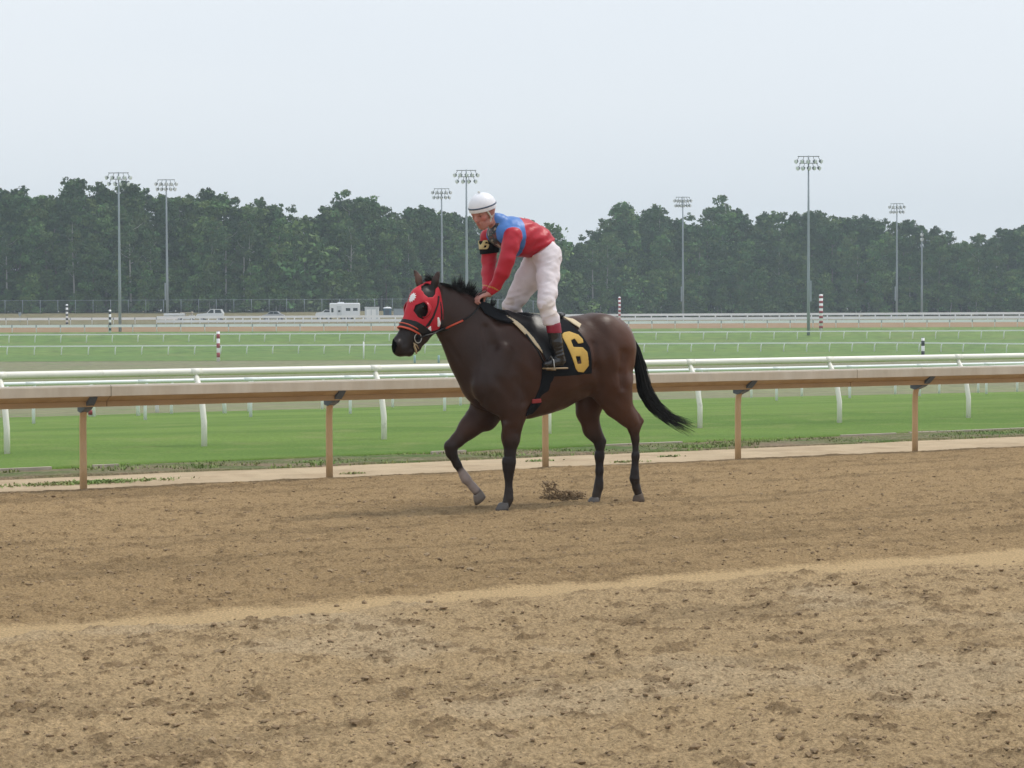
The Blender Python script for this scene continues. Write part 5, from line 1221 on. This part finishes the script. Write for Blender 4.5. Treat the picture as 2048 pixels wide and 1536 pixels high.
# neck and head
BF.chain([C(1006, 460, 0, 15, .07), C(990, 446, 0, 13.5, .058), hq(-.028, 0, -.055, .052)], .025)
BF.chain([hq(-.018, 0, .015, .092, .076), hq(.018, 0, .018, .088, .072)], .02)
BF.chain([hq(.035, 0, -.03, .060, .060), hq(.048, 0, -.082, .042, .043), hq(.062, 0, -.113, .019, .024)], .02)
for s in (1, -1):
    BF.chain([hq(-.012, .058 * s, -.045, .018), hq(.02, .048 * s, -.095, .017), hq(.055, .018 * s, -.116, .014)], .02)
    BF.chain([hq(.080, .014 * s, .004, .013), hq(.070, .046 * s, .002, .012)], .012)
    BF.chain([hq(.060, .040 * s, -.036, .022)], .016)
    BF.chain([hq(.095, .030 * s, -.016, .010, .014)], .010, True)
    BF.chain([hq(-.016, .079 * s, -.008, .024, .008), hq(-.012, .074 * s, -.040, .014, .007)], .006)
    BF.chain([hq(.100, .011 * s, -.047, .0075)], .006)
    BF.chain([hq(.072, .022 * s, -.073, .012)], .012)
BF.chain([hq(.090, 0, -.002, .008), hq(.105, 0, -.025, .0095), hq(.113, 0, -.041, .0125)], .012)
BF.chain([hq(.093, .012, -.069, .0065), hq(.093, -.012, -.069, .0065)], .006); BF.chain([hq(.089, .011, -.083, .0075), hq(.089, -.011, -.083, .0075)], .006)
BF.chain([hq(.103, .019, -.0755, .004), hq(.106, -.019, -.0755, .004)], .004, True)
def V3(p): return Vector(p[:3])
def hand(wrist, knuck, s, spread=1.0):
    W, K = Vector(wrist), Vector(knuck); f = (K - W).normalized(); dn = Vector((.10, 0, -1)); dn = (dn - f * dn.dot(f) * .3).normalized(); yy = Vector((0, 1, 0))
    m = W.lerp(K, .55)
    BF.chain([(*W, .021, .023), (*m, .0165, .036), (*K, .0125, .036)], .012)
    for i, (o, l) in enumerate(((.031, .86), (.0105, 1.03), (-.0105, 1.0), (-.030, .84))):
        b = K + yy * o * s; a1 = b + f * .026 * l + dn * .010; a2 = a1 + dn * .027 * l + f * .006; a3 = a2 + dn * .016 * l - f * .014
        a1 += yy * o * .12 * s; a2 += yy * o * .18 * s; a3 += yy * o * .15 * s
        BF.chain([(*b, .0100, .0100), (*a1, .0092, .0092), (*a2, .0085, .0085), (*a3, .0074, .0074)], .004)
    t0 = W.lerp(K, .25) + yy * (-.024 * s) + dn * .006; t1 = t0 + yy * (-.012 * s) + dn * .030 + f * .010; t2 = t1 + dn * .026 + f * .004
    BF.chain([(*t0, .0135, .0135), (*t1, .0108, .0108), (*t2, .0088, .0088)], .006)
BF.chain([C(991, 572, .12, 7.5), C(979, 588, .085, 6.0)], .01); BF.chain([C(976, 572, -.105, 7.2), C(971, 587, -.045, 6.0)], .01)
hand(H(979, 588, .085), H(959, 594, .078), 1); hand(H(971, 587, -.045), H(952, 592, -.030), -1)
def body_mesh():
    h = .0052; xs, ys, zs = gx(-.22, .80, h), gx(-.43, .43, h), gx(1.10, 2.80, h)
    V, F = nets(BF.grid(xs, ys, zs), xs, ys, zs); V = relax(V, F, 1, .3)
    skin = np.array([.47, .225, .185]); Cc = np.tile(skin, (len(V), 1)); L = (V - np.array(HC)) @ np.array(HR) / HS
    lx, ly, lz = L.T; near = (np.abs(lx) < .16) & (np.abs(ly) < .12) & (np.abs(lz) < .16)
    def blob(c, r, colr, a):
        nonlocal Cc
        d = np.sqrt(((L - np.array(c)) ** 2).sum(1)); q = (sstep(r, r * .4, d) * a * near)[:, None]; Cc = Cc * (1 - q) + np.array(colr) * q
    for s in (1, -1): blob((.07, .042 * s, -.035), .035, (.55, .17, .15), .6); blob((.088, .030 * s, -.014), .02, (.24, .11, .10), .6); blob((.088, .030 * s, .008), .012, (.12, .07, .05), .6)
    blob((.095, 0, -.076), .02, (.42, .12, .12), .7); blob((.113, 0, -.04), .02, (.55, .18, .15), .6)
    mk('body', V, F, M['skin'], person, True, Cc)
body_mesh()
for s in (1, -1):
    e = Vector(hp(.0805, .030 * s, -.0145)); ax = Vector((HR @ Vector((1, 0, 0)))); mb = MB(); mb.tube([e - ax * .014, e - ax * .009, e - ax * .002, e + ax * .002, e + ax * .004], [.005, .0095, .009, .005, .002], 12); eo = mb.build('eye', M['patch_white'], person, True)
    MB().tube([e + ax * .0015, e + ax * .0052], [.0066, .0045], 10).build('iris', M['eye'], eo, True)
# clothes
def n3(X, Y, Z, a, seed):                # cheap smooth 3-D noise
    return (vnoise(X * a + Y * a * .31, Z * a - Y * a * .27, seed) + vnoise(Y * a + 3.1, (X + Z) * a * .8, seed + 1) + vnoise(Z * a * 1.1 - X * a * .4, Y * a * .9 + 7.7, seed + 2)) / 3 - .5
def cloth(name, F_, m, box, h, cut, wr, col, amp, freq, fold=None, parent=person, sm=1):
    xs, ys, zs = gx(box[0], box[1], h), gx(box[2], box[3], h), gx(box[4], box[5], h); D = F_.grid(xs, ys, zs)
    X, Y, Z = np.broadcast_arrays(xs[:, None, None], ys[None, :, None], zs[None, None, :]); nr = np.abs(D) < .04
    Xn, Yn, Zn = X[nr].astype(float), Y[nr].astype(float), Z[nr].astype(float); d = n3(Xn, Yn, Zn, freq, 5) * amp + n3(Xn, Yn, Zn, freq * 2.3, 9) * amp * .5
    if fold is not None: d = d + fold(Xn, Yn, Zn)
    D[nr] += d.astype(np.float32)
    D = np.maximum(D, -(D + .03)) if False else D
    if cut is not None: D = np.maximum(D, cut(xs[:, None, None], ys[None, :, None], zs[None, None, :]).astype(np.float32))
    V, F = nets(D, xs, ys, zs); V = relax(V, F, sm, .35); return mk(name, V, F, m, parent, True, col(V))
SF1 = Field(); TF = Field(); AF = Field()
for F_ in (SF1, TF): ch(F_, TORSO, .04, 1.5)
TF.chain([C(1012, 458, 0, 25, .12), C(998, 446, 0, 18, .085), C(990, 439, 0, 13.5, .068)], .03)
for F_ in (SF1, AF):
    ch(F_, NARM, .022, 1.6, 1, 1, 6); ch(F_, FARM, .022, 1.6, 1, 1, 6)
    F_.chain([C(991, 572, .12, 11.6), C(984, 581, .095, 10.6)], .008); F_.chain([C(976, 572, -.105, 11.2), C(974, 580, -.07, 10.4)], .008)
SF1.chain([C(1012, 458, 0, 25, .12), C(998, 446, 0, 18, .085), C(990, 439, 0, 13.5, .068)], .03)
w0 = H(1101, 474, 0); w1 = H(1050, 519, 0); wx, wz = w1[0] - w0[0], w1[2] - w0[2]; wl_ = math.hypot(wx, wz)
def waist(X, Z): return -((X - w0[0]) * wz - (Z - w0[2]) * wx) / wl_        # signed distance to the waist line
sgn = 1.0 if waist(*[H(1120, 520, 0)[i] for i in (0, 2)]) > 0 else -1.0
def shirt_cut(X, Y, Z): return np.broadcast_to(sgn * waist(X, Z) - .012 + 0 * Y, np.broadcast(X, Y, Z).shape)
RED = np.array([.46, .020, .038]); BLUE = np.array([.075, .20, .52]); DK = np.array([.035, .045, .055])
def shirt_col(V):
    x, y, z = V.T; c = np.tile(RED, (len(V), 1)); da = AF.at(V); dt = TF.at(V); torso = dt < da + .006
    a = H(1036, 431, .02); b = H(1049, 468, .16); xb = np.interp(z, [b[2], a[2]], [b[0], a[0]]); blue = torso & (x > xb)
    c[blue] = BLUE
    q = H(1003, 470, 0); fr = torso & (np.abs(y) < .085) & (x > q[0]) & (z < H(985, 447, 0)[2]); n_ = vnoise(y * 45, z * 45, 3)
    c[fr] = np.where((n_[fr] > .72)[:, None], np.array([.30, .27, .24]), np.where((n_[fr] < .25)[:, None], np.array([.15, .06, .06]), DK))
    st = V - np.array(H(997, 494, .03)); ang = np.arctan2(st[:, 2], st[:, 1]); rr = np.sqrt(st[:, 1] ** 2 + st[:, 2] ** 2); s_ = (rr < .024 + .009 * np.cos(ang * 6)) & torso & (x > q[0] - .08)
    c[s_] = np.array([.55, .50, .46])
    for (p, ax) in ((H(985, 578, .10), 1), (H(975.5, 575, -.09), 1)):
        d = np.abs((V - np.array(p)) @ np.array([.45, 0, -.89])); g = (d < .004) & (da < dt) & (np.sign(y) == np.sign(p[1])); c[g] = np.array([.50, .26, .06])
    return c
def shirt_fold(X, Y, Z):
    t = (X - w0[0]) * .5 + Z; return .0042 * np.sin(t * 70 + 9 * n3(X, Y, Z, 7, 31)) * np.clip((.42 - X) * 3, .25, 1) + .004 * np.abs(n3(X, Y, Z, 22, 35)) * 2
cloth('shirt', SF1, M['silks'], (-.16, .72, -.40, .40, 1.78, 2.72), .0062, shirt_cut, 0, shirt_col, .018, 11, shirt_fold)
PF = Field(); ch(PF, NLEG, .022, 2.2, 1, 0, 7); ch(PF, FLEG, .022, 2.2, 1, 0, 7); PF.chain([C(1084, 496, 0, 26, .145), C(1090, 506, 0, 28, .158)], .04)
def pant_cut(X, Y, Z):
    zt = H(1107, 651, .34)[2]; return np.maximum(-(Z - zt) + 0 * X + 0 * Y, -(sgn * waist(X, Z) + .004) + 0 * Y)
def pant_col(V):
    x, y, z = V.T; c = np.tile(np.array([.76, .70, .735]), (len(V), 1)); kz = H(1092, 614, .3)[2]; q = sstep(.12, .02, np.abs(z - kz + .01)) * sstep(.45, .62, vnoise(x * 25, z * 25 + y * 9, 8)) * .55
    c = c * (1 - q[:, None]) + np.array([.50, .41, .30]) * q[:, None]; return c
def pant_fold(X, Y, Z):
    kz = H(1092, 612, .3)[2]; near = np.exp(-((Z - kz) / .10) ** 2); w_ = n3(X, Y, Z, 5, 44) * 2.5; return .016 * np.abs(vnoise(Z * 24 + X * 9 + w_, (X - Z * .3) * 6 + Y * 5 + w_, 41) - .5) * (near * 1.1 + .55) - .002
cloth('breeches', PF, M['breeches'], (-.26, .42, -.43, .43, 1.42, 2.42), .0062, pant_cut, 0, pant_col, .026, 12, pant_fold)
# boots
for s, leg in ((1, NLEG), (-1, FLEG)):
    BT = Field(); L = leg[6:]; BT.chain([C(p[0], p[1], p[2], p[3] + 1.8) for p in L], .012)
    hx, hy = (1122, 721) if s > 0 else (1058, 716); tx, ty = (1092, 728.5) if s > 0 else (1028, 722)
    BT.chain([C(L[-1][0], L[-1][1], L[-1][2], 10.5), C(hx, hy, .35 * s, 9.6, .036), C(lerp(hx, tx, .55), lerp(hy, ty, .5), .355 * s, 8.6, .040), C(tx, ty, .365 * s, 6.0, .034)], .012)
    xs = gx(-.30, .45, .005); ys = gx(min(.26 * s, .44 * s), max(.26 * s, .44 * s), .005); zs = gx(1.10, 1.66, .005); D = BT.grid(xs, ys, zs); X, Y, Z = np.broadcast_arrays(xs[:, None, None], ys[None, :, None], zs[None, None, :])
    ank = H(L[-1][0], L[-1][1], .35 * s); D += (.0045 * np.abs(np.sin((Z - ank[2]) * 95 + X * 30)) * np.exp(-((Z - ank[2] - .02) / .05) ** 2)).astype(np.float32)
    top = H(L[0][0], L[0][1] - 6, .34 * s)[2]; fl = H(tx, ty + 7.0, .36 * s)[2]
    D = np.maximum(D, (Z - top).astype(np.float32)); D = np.maximum(D, (fl - Z).astype(np.float32)); V, F = nets(D, xs, ys, zs); bo = mk('boot', relax(V, F, 1, .3), F, M['boot_black'], person, True)
    CF = Field(); CF.chain([C(p[0], p[1], p[2], p[3] + 2.7) for p in L[:2]], .01); D = CF.grid(xs, ys, zs); zc = H(L[0][0], L[0][1] + 14, .34 * s)[2]; zt = H(L[0][0], L[0][1] - 10, .34 * s)[2]
    D = np.maximum(np.maximum(D, (Z - zt).astype(np.float32)), (zc - Z).astype(np.float32)); V, F = nets(D, xs, ys, zs); mk('cuff', V, F, M['cuff_maroon'], bo, True)
    a = H(tx + 1, ty + 6, .362 * s); b = H(hx + 5, hy + 11, .352 * s); MB().box(((a[0] + b[0]) / 2, a[1], fl - .006), (abs(a[0] - b[0]) + .05, .074, .013), bev=.006).build('sole', M['sole'], bo)
    # stirrup iron round the foot
    c_ = Vector(H(lerp(hx, tx, .66), lerp(hy, ty, .66), .36 * s)); z0 = fl - .018; pts = [(c_.x, c_.y - .052, z0), (c_.x, c_.y - .056, z0 + .03), (c_.x, c_.y - .045, z0 + .08), (c_.x, c_.y, z0 + .115), (c_.x, c_.y + .045, z0 + .08), (c_.x, c_.y + .056, z0 + .03), (c_.x, c_.y + .052, z0)]
    io = MB().tube(pts, .0042, 8).build('stirrup_iron', M['ring_metal'], sd_, True); MB().box((c_.x, c_.y, z0), (.038, .11, .009), bev=.003).build('tread', M['sole'], io)
# helmet
hel = []; 
def helm(name, r, zlo, zhi, m, parent, off=0.0, h=.004):
    cc = np.array(hp(-.006, 0, .030)); Rm = np.array(HR); lo = cc - .17; hi = cc + .17; xs, ys, zs = gx(lo[0], hi[0], h), gx(lo[1], hi[1], h), gx(lo[2], hi[2], h)
    X, Y, Z = np.meshgrid(xs, ys, zs, indexing='ij'); P = np.stack([X, Y, Z], -1) - np.array(HC); L = P @ Rm / HS
    x, y, z = L[..., 0] + .006, L[..., 1], L[..., 2] - .030; k = np.sqrt((x / (.120 + off)) ** 2 + (y / (.102 + off)) ** 2 + (z / (.108 + off)) ** 2); D = (k - 1) * .10
    inner = (np.sqrt((x / .108) ** 2 + (y / .092) ** 2 + (z / .096) ** 2) - 1) * .09
    zz = L[..., 2] - .10 * L[..., 0]; D = np.maximum(np.maximum(D, -inner), np.maximum(zlo - zz, zz - zhi)); V, F = nets((D * HS).astype(np.float32), xs, ys, zs)
    return mk(name, relax(V, F, 2, .4), F, m, parent, True)
he = helm('helmet', 0, .006, .3, M['helmet_white'], person); helm('band', 0, .034, .046, M['navy'], he, .0035, .0032)
cp_ = hp(-.01, 0, .144); MB().tube([cp_, (cp_[0] - .001, cp_[1], cp_[2] + .010)], [.012, .009], 12).build('button', M['strap'], he, True)
for s in (1, -1):
    MB().tube([hp(.045, .078 * s, .012), hp(.030, .078 * s, -.02), hp(.012, .073 * s, -.052), hp(.028, .056 * s, -.098), hp(.05, .025 * s, -.128), hp(.055, 0, -.135)], .0080, 8, 1.0).build('chin_strap', M['strap'], he, True)
    MB().tube([hp(-.045, .078 * s, .006), hp(-.028, .079 * s, -.03), hp(.006, .073 * s, -.058)], .0075, 8).build('chin_strap', M['strap'], he, True)
# black armband with its gold number on the far arm
AB = Field(); AB.chain([C(p[0], p[1], p[2], p[3] + 4.6) for p in FARM[1:4]], .01); za, zb = H(980, 479, -.2)[2], H(980, 506, -.2)[2]
xs, ys, zs = gx(.30, .64, .005), gx(-.33, -.08, .005), gx(2.0, 2.5, .005); D = AB.grid(xs, ys, zs); Z = zs[None, None, :]; X = xs[:, None, None]
D = np.maximum(np.maximum(D, Z - za + .12 * (X - .45)), zb - Z - .12 * (X - .45)).astype(np.float32); V, F = nets(D, xs, ys, zs); ab = mk('armband', relax(V, F, 1, .3), F, M['black_cloth'], person, True)
s6 = lambda pts, cx_=966.5, cy_=489.5: [(cx_ + (a - 852) / 213 * 9.5 + 0.8, cy_ + (b - 462) / 366 * 18) for a, b in pts]
SIX_O = [(745, 335), (752, 305), (775, 288), (822, 279), (890, 279), (935, 320), (935, 372), (872, 372), (848, 345), (815, 360), (815, 418), (905, 420), (955, 462), (955, 600), (916, 645), (790, 645), (750, 600)]
shell('number', M['patch_gold'], s6(SIX_O), -.17, .005, ab, (-.235, -.10), .0026, field=AB, holes=((s6([(815, 490), (885, 490), (885, 580), (815, 580)]), -.17),), sm=1)

# dirt thrown up behind the lifted hoof
c0 = ground_px(1128, 1003); n = 2600; t = RNG.uniform(0, 1, n); a = RNG.normal(0, 1, (n, 3))
px_ = c0.x + (t - .5) * .34 + a[:, 0] * .03; hh2 = np.where(t < .35, .17, .085) * RNG.uniform(0, 1, n) ** 1.9; pts = np.stack([px_ - .10 * hh2, c0.y + a[:, 1] * .035, zg(c0.x, c0.y) + .01 + hh2 + .0 * t], -1)
k2 = RNG.uniform(0, 1, (60, 3)); pts = np.concatenate([pts, np.stack([c0.x - .13 + (k2[:, 0] - .5) * .25, c0.y + (k2[:, 1] - .5) * .2, zg(c0.x, c0.y) + .05 + k2[:, 2] * .35], -1)])
sz = np.concatenate([RNG.gamma(1.3, .0022, n) + .0012, RNG.uniform(.0015, .004, 60)])
tag(lumps('kicked_up_dirt', pts, sz, M['clod'], .9), 'spray of dirt kicked up under the horse belly', 'dirt spray', kind='stuff')
